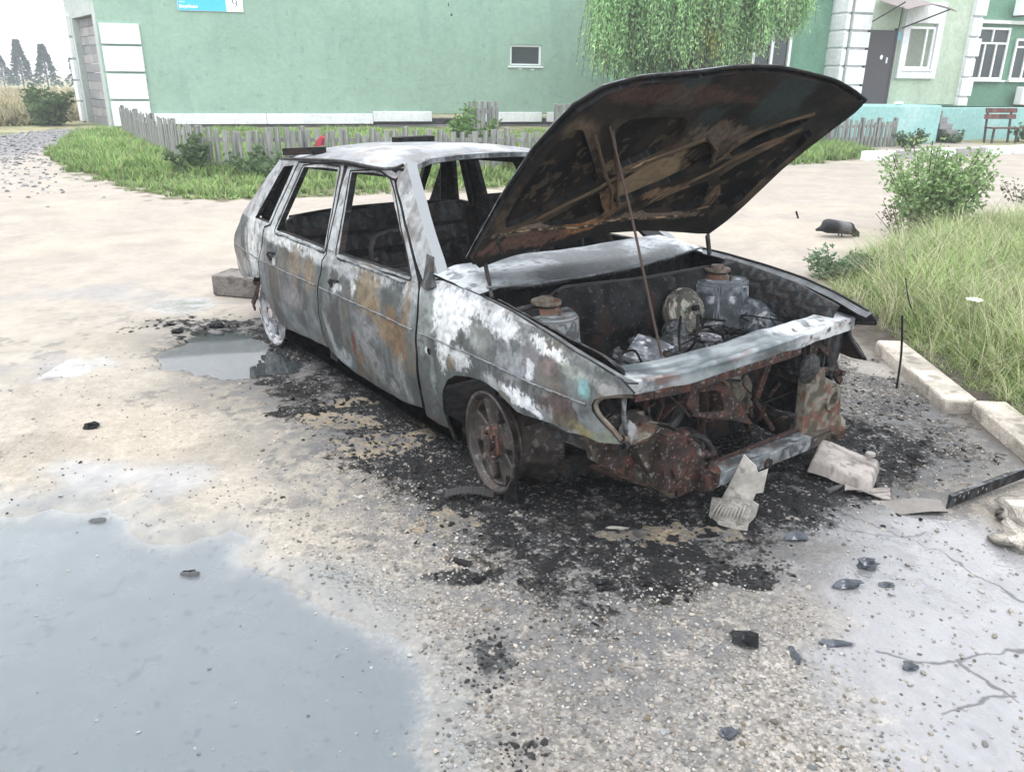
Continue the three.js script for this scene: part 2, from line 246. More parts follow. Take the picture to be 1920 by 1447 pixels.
function groundCol(x, zf, fine) {
  const n1 = fbm(x * 1.1 + 3, zf * 1.1, 4, 31), n2 = fbm(x * 5, zf * 5, 4, 32), n3 = fbm(x * 23, zf * 23, 3, 33), n4 = fbm(x * .35, zf * .5, 3, 34);
  let k = mix3(C.gravel, C.mud, sst(.2, -.9, x + (n1 - .5) * 1.4)); k = mix3(k, C.road, sst(4.6, 7.5, zf + (n1 - .5) * 2));
  k = mul3(k, (.86 + .28 * n2)); k = mix3(k, [.31, .27, .215], sst(.52, .75, n1) * .4);
  k = mix3(k, mul3(k, .72), sst(.52, .64, fbm(x * 2.2, zf * 2.4, 4, 35)) * lerp(.55, .2, sst(4.5, 7, zf)));
  const gv = sst(.0, 1, clamp(1 - Math.max(0, (zf - 3.4) / 3), 0, 1)) * (.28 + .72 * sst(-1.1, .1, x + (n1 - .5) * .8)) * (1 - .65 * sst(.75, 1.25, x + (n1 - .5) * .6));
  if (fine) { const g = gLook(gTone, x + n1 * .2, zf) * .75 + gLook(gTone, x * .47 + 5, zf * .47 + 2) * .25; k = mul3(k, lerp(1, g, gv)); }
  k = mul3(k, .86 + .28 * n3);
  let w = 0; const sw = sdPoly(wetR, x, zf); if (sw < .5) w = sst(.16, -.22, sw + (n2 - .5) * .5 + (n3 - .5) * .2);
  for (const s of wetSpots) { const q = Math.hypot((x - s[0]) / s[2], (zf - s[1]) / s[3]); if (q < 2) w = Math.max(w, sst(1.2, .2, q + (n2 - .5) * 1.6) * .6); }
  k = mix3(k, mul3(C.wet, .72 + .3 * n1 + .25 * n3), w * .85);
  for (const s of sandSpots) { const q = Math.hypot((x - s[0]) / s[2], (zf - s[1]) / s[3]); if (q < 3) k = mix3(k, mul3(C.sand, (.62 + .4 * n3) * (fine ? .45 + .55 * gLook(gTone, x, zf) : 1)), sst(1.2, .5, q + (n2 - .5) * 2.6 + (n3 - .5) * 3) * .8); }
  const dirt = sst(.56, .66, fbm(x * 4.2, zf * 4.2, 4, 36)) * sst(.45, .6, n3) * (1 - w * .5); k = mix3(k, [.06, .06, .062], dirt * lerp(.55, .15, sst(4.5, 7, zf)));
  let b = burnAt(x, zf, n2 * .6 + n3 * .4);
  for (const s of sandSpots) { const q = Math.hypot((x - s[0]) / s[2], (zf - s[1]) / s[3]); if (q < 3) b *= 1 - sst(1.1, .8, q + (n2 - .5) * 2.6 + (n3 - .5) * 2) * .93; }
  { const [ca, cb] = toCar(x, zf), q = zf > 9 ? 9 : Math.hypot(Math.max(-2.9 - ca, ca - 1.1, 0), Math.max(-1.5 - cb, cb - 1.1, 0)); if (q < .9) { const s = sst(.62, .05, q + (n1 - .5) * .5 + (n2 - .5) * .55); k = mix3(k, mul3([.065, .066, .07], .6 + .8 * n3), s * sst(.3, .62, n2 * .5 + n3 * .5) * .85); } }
  if (b > .01) { const tn = fine ? gLook(gTone, x + n1 * .2, zf) : .8; b = sst(.18, .98, b + (.85 - tn) * .5 * (1 - b * .55)); const fl = fine ? gLook(gTone, x + 3, zf + 1) : 1; k = mix3(k, mul3(fl > 1.25 && n3 > .42 ? [.14, .13, .12] : C.soot, .6 + n3 * .9), b * .97); }
  const dG = Math.min(sdPoly(grassR, x, zf), zf > 10 ? sdPoly(grassL, x, zf) : 9);
  if (dG < .6) { k = mix3(k, mul3(zf < 6.2 ? C.soil : [.085, .08, .04], .6 + n3 * .8), sst(zf > 10 ? .12 : .32, -.1, dG + (n2 - .5) * (zf > 10 ? 1 : .3))); }
  if (x > 2.28 && zf < 6) k = mix3(k, mul3(C.soil, .5 + n3), sst(2.28, 2.4, x) * .9);
  const pd = pudDepth(x, zf); if (pd > .012) { const m = sst(.008, .04, pd + (n2 - .5) * .012); k = mix3(k, mix3(mul3(C.silt, .75 + .5 * n1), [.084, .093, .086], sst(.4, .7, n4)), m * .95); if (zf > 3.9) k = mul3(k, .42); const sp = fbm(x * 31, zf * 31, 3, 38); k = mix3(k, [.045, .052, .058], sst(.74, .82, sp + (n2 - .5) * .3) * .75); }
  { const sb = zf < 3.6 && x < .6 ? sdPoly(bigPud, x, zf) : 9; if (sb < .5) k = mix3(k, mul3([.12, .125, .125], .8 + .4 * n3), sst(.3, -.05, sb + (n2 - .5) * .45 + (n3 - .5) * .15) * .75 * (1 - sst(.008, .03, pd))); }
  const c = crackAt(x, zf); if (c < .03) k = mix3(k, [.03, .03, .034], sst(.008, .002, c + (n3 - .5) * .008) * .85);
  if (zf > 16 && x < -8) k = mix3(k, mul3([.13, .125, .13], .6 + n3 * .8), sst(-9.2, -11, x + (zf - 17) * .1 + (n2 - .5) * 2) * sst(26.5, 25.5, zf));
  if (zf > 25.5) k = mix3(k, mul3(C.field, .7 + .6 * n2), sst(25.5, 27, zf + (n2 - .5) * 2));
  return k;
}
const NR = [-2.7, 3.3, 1.2, 6.2], FR = [-14, 14, 1.2, 29.2];
const tNear = tex(2048, 1707, (u, v) => groundCol(lerp(NR[0], NR[1], u), lerp(NR[2], NR[3], v), true));
const tMid = tex(1536, 1536, (u, v) => groundCol(lerp(FR[0], FR[1], u), lerp(FR[2], FR[3], v), false));
const wetAt = (x, zf) => { // roughness: dry dust and stone rough, wet film and water margins smooth
  const n2 = fbm(x * 5, zf * 5, 4, 32), n3 = fbm(x * 19, zf * 19, 3, 52); let w = sst(.16, -.22, sdPoly(wetR, x, zf) + (n2 - .5) * .5);
  for (const s of wetSpots) { const q = Math.hypot((x - s[0]) / s[2], (zf - s[1]) / s[3]); if (q < 2) w = Math.max(w, sst(1.2, .2, q + (n2 - .5) * 1.6)); }
  const sb = sdPoly(bigPud, x, zf); w = Math.max(w, sst(.25, 0, sb + (n2 - .5) * .3) * .8);
  const b = burnAt(x, zf, n2 * .6 + fbm(x * 23, zf * 23, 3, 33) * .4); const r = clamp(.95 - w * (.6 + .35 * n3) - b * .2 * sst(.5, .65, n3), .12, 1); return [r, r, r, lerp(lerp(.55, 1, w), .22, b)];
};
const tWet = tex(1024, 854, (u, v) => wetAt(lerp(NR[0], NR[1], u), lerp(NR[2], NR[3], v)), { srgb: false });
const tGravB = tex(1400, 1167, (u, v) => { const x = lerp(NR[0], NR[1], u), zf = lerp(NR[2], NR[3], v), n2 = fbm(x * 5, zf * 5, 3, 32); let m = sst(.01, .0, pudDepth(x, zf)) * (.3 + .7 * sst(-1.1, .1, x)) * (1 - .75 * sst(.09, -.1, sdPoly(wetR, x, zf) + (n2 - .5) * .35)); for (const s of wetSpots) { const q = Math.hypot((x - s[0]) / s[2], (zf - s[1]) / s[3]); if (q < 1.3) m *= .3; } return gLook(gHt, x, zf) * m + n2 * .1 * (.2 + m); }, { srgb: false });
const tDirt = tex(512, 512, (u, v) => mul3(C.mud, .7 + .6 * fbm(u * 12, v * 12, 5, 3, 12)));
const tField = tex(512, 512, (u, v) => mix3(C.field, [.09, .11, .04], sst(.45, .65, fbm(u * 8, v * 8, 5, 63, 8))));
tNear.wrapS = tNear.wrapT = tMid.wrapS = tMid.wrapT = tWet.wrapS = tWet.wrapT = THREE.ClampToEdgeWrapping;
tGravB.wrapS = tGravB.wrapT = THREE.ClampToEdgeWrapping;
const gMats = [new THREE.MeshPhysicalMaterial({ map: tNear, roughnessMap: tWet, roughness: 1, bumpMap: tGravB, bumpScale: .006, specularIntensity: 1, specularIntensityMap: tWet }), std({ map: tMid, roughness: .95 }), std({ map: tDirt, roughness: 1 }), std({ map: tField, roughness: 1 })];
{
  const axis = (a, b, st, lo, hi, gr) => { const v = []; for (let x = a; x <= b + 1e-6; x += st) v.push(x); let d = st, x = v[v.length - 1]; while (x < hi) { d *= gr; x += d; v.push(x); } d = st; x = a; const w = []; while (x > lo) { d *= gr; x -= d; w.unshift(x); } return [...w, ...v]; };
  const xs = axis(NR[0], NR[1], .03, -400, 400, 1.13), zs = axis(NR[2], NR[3], 5 / 167, -200, 900, 1.11);
  const H = xs.map((x) => zs.map((z) => gh(x, z)));
  const pos = [[], [], [], []], uv = [[], [], [], []], idx = [[], [], [], []], key = [new Map(), new Map(), new Map(), new Map()];
  const vtx = (g, i, j) => { const k = i * 4096 + j; if (key[g].has(k)) return key[g].get(k); const n = pos[g].length / 3; pos[g].push(xs[i], H[i][j], -zs[j]); const q = g === 0 ? NR : FR; uv[g].push(...(g < 2 ? [(xs[i] - q[0]) / (q[1] - q[0]), (zs[j] - q[2]) / (q[3] - q[2])] : [xs[i] / 5, zs[j] / 5])); key[g].set(k, n); return n; };
  for (let i = 0; i + 1 < xs.length; i++) for (let j = 0; j + 1 < zs.length; j++) {
    const cx = (xs[i] + xs[i + 1]) / 2, cz = (zs[j] + zs[j + 1]) / 2;
    const g = cx > NR[0] && cx < NR[1] && cz > NR[2] && cz < NR[3] ? 0 : cx > FR[0] + .5 && cx < FR[1] - .5 && cz > FR[2] && cz < FR[3] - .8 ? 1 : cz < 20 && (cx > -30 || cz < 5) ? 2 : 3;
    const a = vtx(g, i, j), b = vtx(g, i + 1, j), c = vtx(g, i + 1, j + 1), d = vtx(g, i, j + 1); idx[g].push(a, b, c, a, c, d);
  }
  const P = [], U = [], I = []; const g = new THREE.BufferGeometry(); let off = 0;
  const put = (d, s) => { for (let i = 0; i < s.length; i++) d.push(s[i]); };
  for (let k = 0; k < 4; k++) { g.addGroup(I.length, idx[k].length, k); for (const q of idx[k]) I.push(q + off); put(P, pos[k]); put(U, uv[k]); off += pos[k].length / 3; }
  g.setAttribute('position', new THREE.Float32BufferAttribute(P, 3)); g.setAttribute('uv', new THREE.Float32BufferAttribute(U, 2)); g.setIndex(I); g.computeVertexNormals();
  // the seams between the four surfaces get matching normals
  const N = g.attributes.normal, seen = new Map();
  for (let i = 0; i < P.length / 3; i++) { const k = P[i * 3].toFixed(4) + ',' + P[i * 3 + 2].toFixed(4); if (seen.has(k)) { const j = seen.get(k), v = new THREE.Vector3(N.getX(i) + N.getX(j), N.getY(i) + N.getY(j), N.getZ(i) + N.getZ(j)).normalize(); for (const q of [i, j]) N.setXYZ(q, v.x, v.y, v.z); } else seen.set(k, i); }
  tag(obj('ground', g, gMats), 'pale dirt and gravel yard with burnt black patch round the wreck', 'ground', null, 'structure');
}
const wv = tex(256, 256, (u, v) => fbm(u * 6, v * 6, 3, 88, 6), { srgb: false });
const water = new THREE.MeshPhysicalMaterial({ color: col(.94, .97, 1), roughness: .03, transmission: 1, thickness: 0, ior: 1.33, bumpMap: wv, bumpScale: .0001 });
function puddle(P, grow, y, label) {
  let cx = 0, cz = 0; for (const p of P) { cx += p[0] / P.length; cz += p[1] / P.length; }
  const g = new THREE.ShapeGeometry(shp(P.map(([x, z]) => { const l = Math.hypot(x - cx, z - cz); return [x + (x - cx) / l * grow, z + (z - cz) / l * grow]; })));
  g.rotateX(-Math.PI / 2); g.translate(0, y, 0); tag(obj('puddle', g, water), label, 'puddle', null, 'structure');
}
puddle(bigPud, .3, -.019, 'large shallow murky puddle across the near left of the yard');
puddle(smallPud, .08, -.017, 'small puddle beside the rear wheel mirroring the green wall');

{ // coarse stones on the far left track
  seed(6); const g = lump(1, .6, .8, 31, 0, .35), mat = std({ roughness: .95 }), L = [], Q = new THREE.Quaternion(), E = new THREE.Euler();
  for (let k = 0; k < 6000; k++) { const x = rr(-14, -4.8), zf = rr(10.5, 25), n = fbm(x, zf, 3, 72); if (sdPoly(grassL, x, zf) < .1 || R() > sst(-5.5, -10, x + (n - .5) * 4) * .8) continue; const s = R() < .1 ? rr(.04, .08) : rr(.015, .04), c = rr(.09, .3); E.set(rr(-.4, .4), R() * 6.28, rr(-.4, .4)); Q.setFromEuler(E); L.push([new THREE.Matrix4().compose(new THREE.Vector3(x, gh(x, zf) + s * .2, -zf), Q, new THREE.Vector3(s, s, s)), c]); }
  const m = new THREE.InstancedMesh(g, mat, L.length); L.forEach(([a, c], k) => { m.setMatrixAt(k, a); m.setColorAt(k, col(c, c * .98, c * .97)); }); m.name = numbered('gravel'); scene.add(m); tag(m, 'grey broken stones covering the track at the far left', 'gravel', null, 'stuff');
}
// loose stones on the near gravel
{
  seed(5);
  const base = [0, 1, 2].map((s) => lump(1, .62, .85, s + 3, 0, .35)), N = 34000, mat = std({ roughness: .92, bumpMap: bumpF, bumpScale: .002 });
  const M4 = new THREE.Matrix4(), E = new THREE.Euler(), Q = new THREE.Quaternion(), S = new THREE.Vector3(), L = [[], [], []];
  for (let k = 0; k < N; k++) {
    const t = R(), zf = 1.3 + 3.6 * t * (.4 + .6 * t), x = rr(-2.4 - .1 * zf, 2.25), n = fbm(x * 2, zf * 2, 3, 71);
    let dens = sst(-1.3, -.1, x + (n - .5)) * .9 + .1; if (x > 1) dens *= .22; if (pudDepth(x, zf) > .012) dens *= .05;
    const [a, b] = toCar(x, zf); if (a < .9 && a > -2.7 && Math.abs(b) < .75) continue;
    if (R() > dens) continue;
    const s = R() < .06 ? rr(.007, .013) : rr(.003, .0072), bn = burnAt(x, zf, n);
    const tone = R() < (x > 1 ? .12 : .35) ? rr(.09, .18) : rr(.2, .42), w = rr(-.02, .03);
    const c = R() < sst(.25, .85, bn) * .96 ? (() => { const q = R() < .1 ? rr(.08, .16) : rr(.006, .03); return [q, q, q * 1.06]; })() : [tone + w, tone * .96, tone * .9 - w];
    E.set(rr(-.3, .3), R() * 6.28, rr(-.3, .3)); Q.setFromEuler(E); S.set(s * rr(.8, 1.3), s * rr(.6, 1), s * rr(.8, 1.2)); M4.compose(new THREE.Vector3(x, gh(x, zf) + s * .25, -zf), Q, S);
    L[k % 3].push([M4.clone(), c]);
  }
  L.forEach((l, i) => { const m = new THREE.InstancedMesh(base[i], mat, l.length); l.forEach(([a, c], k) => { m.setMatrixAt(k, a); m.setColorAt(k, col(...c)); }); m.name = numbered('gravel'); m.castShadow = m.receiveShadow = true; scene.add(m); tag(m, ['loose pale and dark gravel strewn over the near yard', 'scattered angular gravel chips lying among the other stones of the yard', 'fine rounded gravel sprinkled in front of the burnt car'][i], 'gravel', null, 'stuff'); });
}
// ---------- the burnt car (x forward, z to its own right, metres) ----------
const CAR_TURN = -Math.atan2(.795, .60661);
const car = thing('burnt_car', 'burnt-out hatchback shell with raised charred bonnet and bare wheel rims', 'car', [CO[0], 0, -CO[1]], CAR_TURN);
const prof = (y) => { const f = (q) => itp([.05, .12, .35, .55, .75, 1.2, 1.3], [.74, .768, .81, .822, .79, .58, .5], q); return (f(y - .025) + f(y) + f(y + .025)) / 3; };
const zs = (x, y) => prof(y) - (x > .3 ? .055 * ((x - .3) / .45) ** 2 : 0) - (x < -2.3 ? .1 * ((-2.3 - x) / .8) ** 2 : 0);
const sideMap = (sg, inset = 0) => (x, y, o) => { const den = (fbm(x * 3.1 + 9, y * 3.1, 3, 201) - .5) * .036 * sst(.76, .6, y) + (fbm(x * 9, y * 9, 2, 202) - .5) * .009; return [x, y, sg * (zs(x, y) - o - inset + den)]; };
const sideUV = (x, y) => [(x + 3.25) / 4.1, y / 1.35];
// scorched sheet metal of the flanks: burnt paint, ash, rust and bare primer where the photograph has them
const blobs = [ // cx, cy, rx, ry, turn, colour, strength, ragged
  [-1.0, .72, 1.6, .045, 0, [.36, .38, .39], .9, .3], [-1.95, .73, .5, .05, 0, [.42, .44, .44], .9, .25],
  [-.74, .645, .10, .11, 0, [.05, .065, .062], .9, .35], [-.96, .62, .16, .14, -.5, [.20, .15, .085], .85, .5], [-.70, .49, .14, .12, -.5, [.17, .10, .045], .9, .45], [-.60, .6, .035, .16, 0, [.19, .13, .07], .7, .5], [-.88, .52, .16, .07, -.6, [.21, .15, .085], .8, .5],
  [-1.33, .645, .055, .055, 0, [.03, .025, .022], .9, .5], [-1.30, .585, .05, .022, .3, [.45, .46, .46], .95, .6], [-1.12, .635, .032, .05, .2, [.42, .45, .44], .95, .5],
  [-1.36, .41, .085, .12, .1, [.055, .052, .06], .85, .25], [-1.44, .30, .03, .16, .3, [.34, .36, .37], .6, .5], [-1.31, .2, .1, .055, 0, [.28, .31, .33], .9, .25], [-1.02, .44, .13, .1, .2, [.22, .225, .24], .75, .5], [-1.16, .33, .028, .075, -.15, [.12, .02, .018], .95, .3], [-1.12, .225, .045, .08, -.3, [.11, .065, .03], .85, .35], [-.98, .3, .16, .08, -.7, [.24, .25, .25], .6, .55],
  [-.78, .215, .075, .05, -.4, [.06, .065, .065], .7, .3], [-.78, .215, .05, .028, -.4, [.26, .27, .27], .7, .3], [-.66, .3, .03, .1, .1, [.28, .3, .3], .6, .5],
  [-1.66, .6, .07, .09, .1, [.19, .135, .075], .85, .5], [-1.84, .63, .11, .1, .2, [.20, .155, .10], .75, .5], [-2.03, .61, .06, .09, 0, [.17, .15, .11], .6, .5], [-2.19, .64, .075, .05, 0, [.035, .045, .045], .85, 1.2], [-2.17, .575, .03, .02, 0, [.42, .43, .43], .9, .4],
  [-1.73, .44, .05, .06, 0, [.05, .05, .055], .85, .4], [-1.92, .42, .16, .09, .1, [.22, .20, .215], .7, .5], [-2.14, .33, .03, .08, .2, [.05, .05, .055], .8, .4], [-2.0, .27, .2, .06, -.3, [.2, .23, .24], .7, .4],
  [-2.55, .6, .16, .2, 0, [.48, .49, .48], .8, .35], [-2.66, .6, .022, .15, .1, [.10, .085, .075], .7, .3], [-2.9, .48, .16, .13, .1, [.22, .19, .165], .85, .35], [-2.75, .45, .08, .06, 0, [.4, .41, .41], .6, .4], [-3.0, .4, .03, .08, .4, [.45, .46, .46], .6, .4],
  [-.2, .71, .26, .1, -.05, [.56, .58, .60], 1, .35], [-.37, .69, .05, .1, 0, [.54, .56, .57], 1, .3], [.08, .72, .18, .06, -.1, [.5, .52, .54], .9, .45], [-.28, .6, .06, .14, 0, [.53, .55, .55], .9, .4], [-.03, .65, .105, .075, 0, [.17, .18, .175], .97, .4], [-.07, .64, .05, .04, 0, [.27, .29, .28], .8, .7], [-.15, .62, .03, .05, 0, [.06, .065, .05], .9, .5], [.1, .64, .03, .05, 0, [.10, .11, .11], .8, .7],
  [.2, .62, .15, .06, -.1, [.24, .26, .28], .9, .4], [.2, .67, .035, .04, 0, [.12, .13, .13], .85, .6], [.3, .66, .05, .06, .3, [.16, .15, .16], .8, .4], [.33, .59, .03, .035, 0, [.13, .125, .125], .9, .5], [.30, .615, .022, .05, .3, [.5, .52, .54], .9, .5],
  [.24, .49, .13, .038, -.15, [.58, .60, .63], 1, .4], [.33, .46, .06, .02, -.1, [.58, .6, .63], 1, .4], [.13, .535, .09, .024, -.2, [.07, .072, .08], .9, .8], [.07, .5, .08, .03, 0, [.36, .38, .39], .8, .5], [-.15, .52, .09, .05, 0, [.44, .46, .46], .85, .5], [-.22, .49, .03, .04, 0, [.19, .14, .075], .8, .6],
  [.41, .715, .14, .024, -.25, [.58, .59, .59], .95, .7], [.42, .66, .07, .045, .2, [.2, .15, .15], .8, .5], [.52, .665, .08, .04, -.2, [.30, .34, .3], .8, .5], [.585, .62, .035, .035, 0, [.18, .36, .37], .9, .4], [.68, .65, .09, .03, -.3, [.27, .27, .27], .9, .4], [.45, .525, .075, .05, 0, [.11, .065, .055], .9, .5], [.52, .5, .03, .05, 0, [.07, .045, .04], .8, .5], [.42, .535, .10, .022, 0, [.075, .055, .055], .85, .5], [.5, .47, .06, .03, 0, [.10, .075, .045], .7, .6], [.62, .69, .08, .02, -.2, [.12, .13, .12], .6, .6], [.44, .49, .02, .035, 0, [.3, .3, .31], .8, .5], [.57, .47, .06, .022, 0, [.22, .19, .085], .85, .6], [.68, .465, .06, .03, 0, [.17, .19, .14], .8, .5],
  [-.44, .62, .07, .2, 0, [.19, .22, .21], .8, .2], [-.42, .35, .1, .2, 0, [.075, .085, .085], .85, .4], [-.40, .5, .025, .018, 0, [.42, .45, .45], .95, .3], [-.37, .4, .02, .09, .1, [.2, .24, .24], .7, .5],
];
function flank(x, y) {
  const n = fbm(x * 4, y * 4, 5, 211), m = fbm(x * 18, y * 18, 4, 212), f = fbm(x * 45, y * 45, 3, 213), f2 = fbm(x * 95, y * 80, 2, 221), s = fbm(x * 9, y * 1.6, 4, 214);
  const st = fbm(x * 22, y * 2.2, 4, 222); let k = mix3([.075, .092, .09], [.17, .182, .19], sst(.32, .7, n)); k = mix3(k, [.045, .052, .052], sst(.42, .6, s) * .8); k = mix3(k, [.30, .32, .33], sst(.58, .72, fbm(x * 6 + 4, y * 3, 4, 215)) * .5); k = mix3(k, [.04, .044, .046], sst(.55, .7, st) * .5); k = mix3(k, [.26, .28, .29], sst(.6, .74, 1 - st) * .35);
  k = mix3(k, [.15, .11, .075], sst(.6, .72, fbm(x * 7, y * 5, 4, 216)) * .45);
  if (y > .77) { k = mix3([.31, .33, .345], [.42, .44, .45], sst(.35, .65, n)); k = mix3(k, [.15, .15, .155], sst(.55, .68, m) * .7); k = mix3(k, [.22, .18, .16], sst(.58, .7, s) * .5); }
  const wx = x + (m - .5) * .05, wy = y + (fbm(x * 13 + 7, y * 13, 4, 218) - .5) * .05;
  for (const b of blobs) {
    const dx = wx - b[0], dy = wy - b[1]; if (Math.abs(dx) > b[2] * 2 + b[3] * 2 || Math.abs(dy) > b[2] * 2 + b[3] * 2) continue;
    const c = Math.cos(b[4]), q = Math.sin(b[4]), d = Math.hypot((dx * c + dy * q) / b[2], (-dx * q + dy * c) / b[3]);
    if (d < 2.2) k = mix3(k, mul3(b[5], (.82 + .36 * f) * (b[5][0] > .4 ? 1.55 : b[5][0] > .1 ? 1.12 : 1)), sst(1.2, .68, d + (m - .5) * b[7] * 1.5 + (f - .5) * b[7] * 1.3 + (f2 - .5) * b[7] * 1.5) * b[6]);
  }
  k = mix3(k, [.06, .05, .045], sst(.2, .1, y + (m - .5) * .16) * .8); k = mix3(k, [.12, .05, .03], sst(.14, .09, y + (n - .5) * .16) * sst(.5, .6, fbm(x * 6, y * 6, 3, 219)) * .7);
  k = mix3(k, [.045, .047, .05], sst(.62, .74, fbm(x * 18, y * 18, 4, 217)) * .4);
  return mul3(k, .24 + .36 * f + .16 * f2);
}
const tSide = tex(2048, 1024, (u, v) => flank(u * 4.1 - 3.25, v * 1.35)); tSide.wrapS = tSide.wrapT = THREE.ClampToEdgeWrapping;
const tSideR = tex(512, 256, (u, v) => .5 + .4 * fbm(u * 30, v * 14, 4, 231), { srgb: false });
const tFlake = tex(1640, 540, (u, v) => { const x = u * 4.1 - 3.25, y = v * 1.35, a = fbm(x * 16, y * 14, 4, 225), b = fbm(x * 60, y * 60, 3, 226), c = fbm(x * 5, y * 5, 3, 227); return .5 + .3 * sst(.5, .53, a + (b - .5) * .35) - .25 * sst(.56, .6, c + (b - .5) * .3) + .2 * (b - .5); }, { srgb: false }); tFlake.wrapS = tFlake.wrapT = THREE.ClampToEdgeWrapping;
const mSide = std({ map: tSide, roughnessMap: tSideR, roughness: 1, metalness: .12, bumpMap: tFlake, bumpScale: .0022 });
const SK = [mSide, M.char], mPil = std({ color: col(.17, .18, .19), roughness: .7, bumpMap: bumpF, bumpScale: .002 });
const flipX = (P) => P;
const fenderP = [[-.511, .16], [-.497, .30], [-.494, .46], [-.492, .57], [-.508, .745], [-.512, .79], [-.36, .812], [-.094, .806], [.143, .79], [.36, .764], [.579, .721], [.717, .688], [.772, .653], [.72, .638], [.666, .618], [.631, .597], [.622, .577], [.626, .555], [.653, .533], [.706, .497], [.745, .464], [.66, .448], [.60, .452], [.516, .436], [.436, .443], [.371, .436], [.277, .423], [.227, .422], [.185, .439], [.1, .468], [-.021, .476], [-.10, .468], [-.195, .445], [-.252, .408], [-.294, .345], [-.326, .239], [-.318, .15], [-.302, .085], [-.36, .085], [-.5, .115]];
const fDoorP = [[-.523, .745], [-.507, .569], [-.511, .457], [-.535, .175], [-.7, .15], [-1.034, .14], [-1.346, .158], [-1.512, .205], [-1.54, .3], [-1.54, .413], [-1.528, .547], [-1.502, .7], [-1.447, .745], [-1.577, 1.178], [-1.3, 1.195], [-1.12, 1.19], [-1.055, 1.168], [-.99, 1.112], [-.83, .992], [-.62, .835], [-.545, .775]];
const fWin = [[-1.482, 1.149], [-1.258, 1.168], [-1.13, 1.165], [-1.085, 1.146], [-1.02, 1.1], [-.877, .988], [-.673, .835], [-.613, .782], [-1.327, .765]];
const rDoorP = [[-1.592, 1.18], [-1.459, .745], [-1.514, .7], [-1.54, .547], [-1.552, .413], [-1.552, .3], [-1.524, .208], [-1.7, .2], [-2.1, .165], [-2.2, .15], [-2.245, .17], [-2.345, .25], [-2.40, .33], [-2.44, .392], [-2.418, .442], [-2.416, .503], [-2.376, .61], [-2.325, .755], [-2.252, .778], [-2.147, 1.158], [-1.85, 1.17]];
const rWin = [[-2.071, 1.125], [-1.85, 1.142], [-1.645, 1.15], [-1.489, .764], [-2.153, .766]];
const quartP = [[-2.16, 1.162], [-2.265, .785], [-2.337, .763], [-2.388, .612], [-2.428, .503], [-2.43, .44], [-2.46, .424], [-2.61, .395], [-2.75, .37], [-2.9, .335], [-3.03, .318], [-3.12, .36], [-3.13, .47], [-3.05, .6], [-2.9, .71], [-2.79, .815], [-2.6, .985], [-2.44, 1.145]];
const qWin = [[-2.352, 1.105], [-2.205, 1.125], [-2.292, .788], [-2.53, .788]];
const aPilP = [[-1.052, 1.182], [-1.0, 1.236], [-.93, 1.19], [-.78, 1.078], [-.578, .933], [-.40, .815], [-.505, .78], [-.61, .842], [-.82, .998], [-.985, 1.12]];
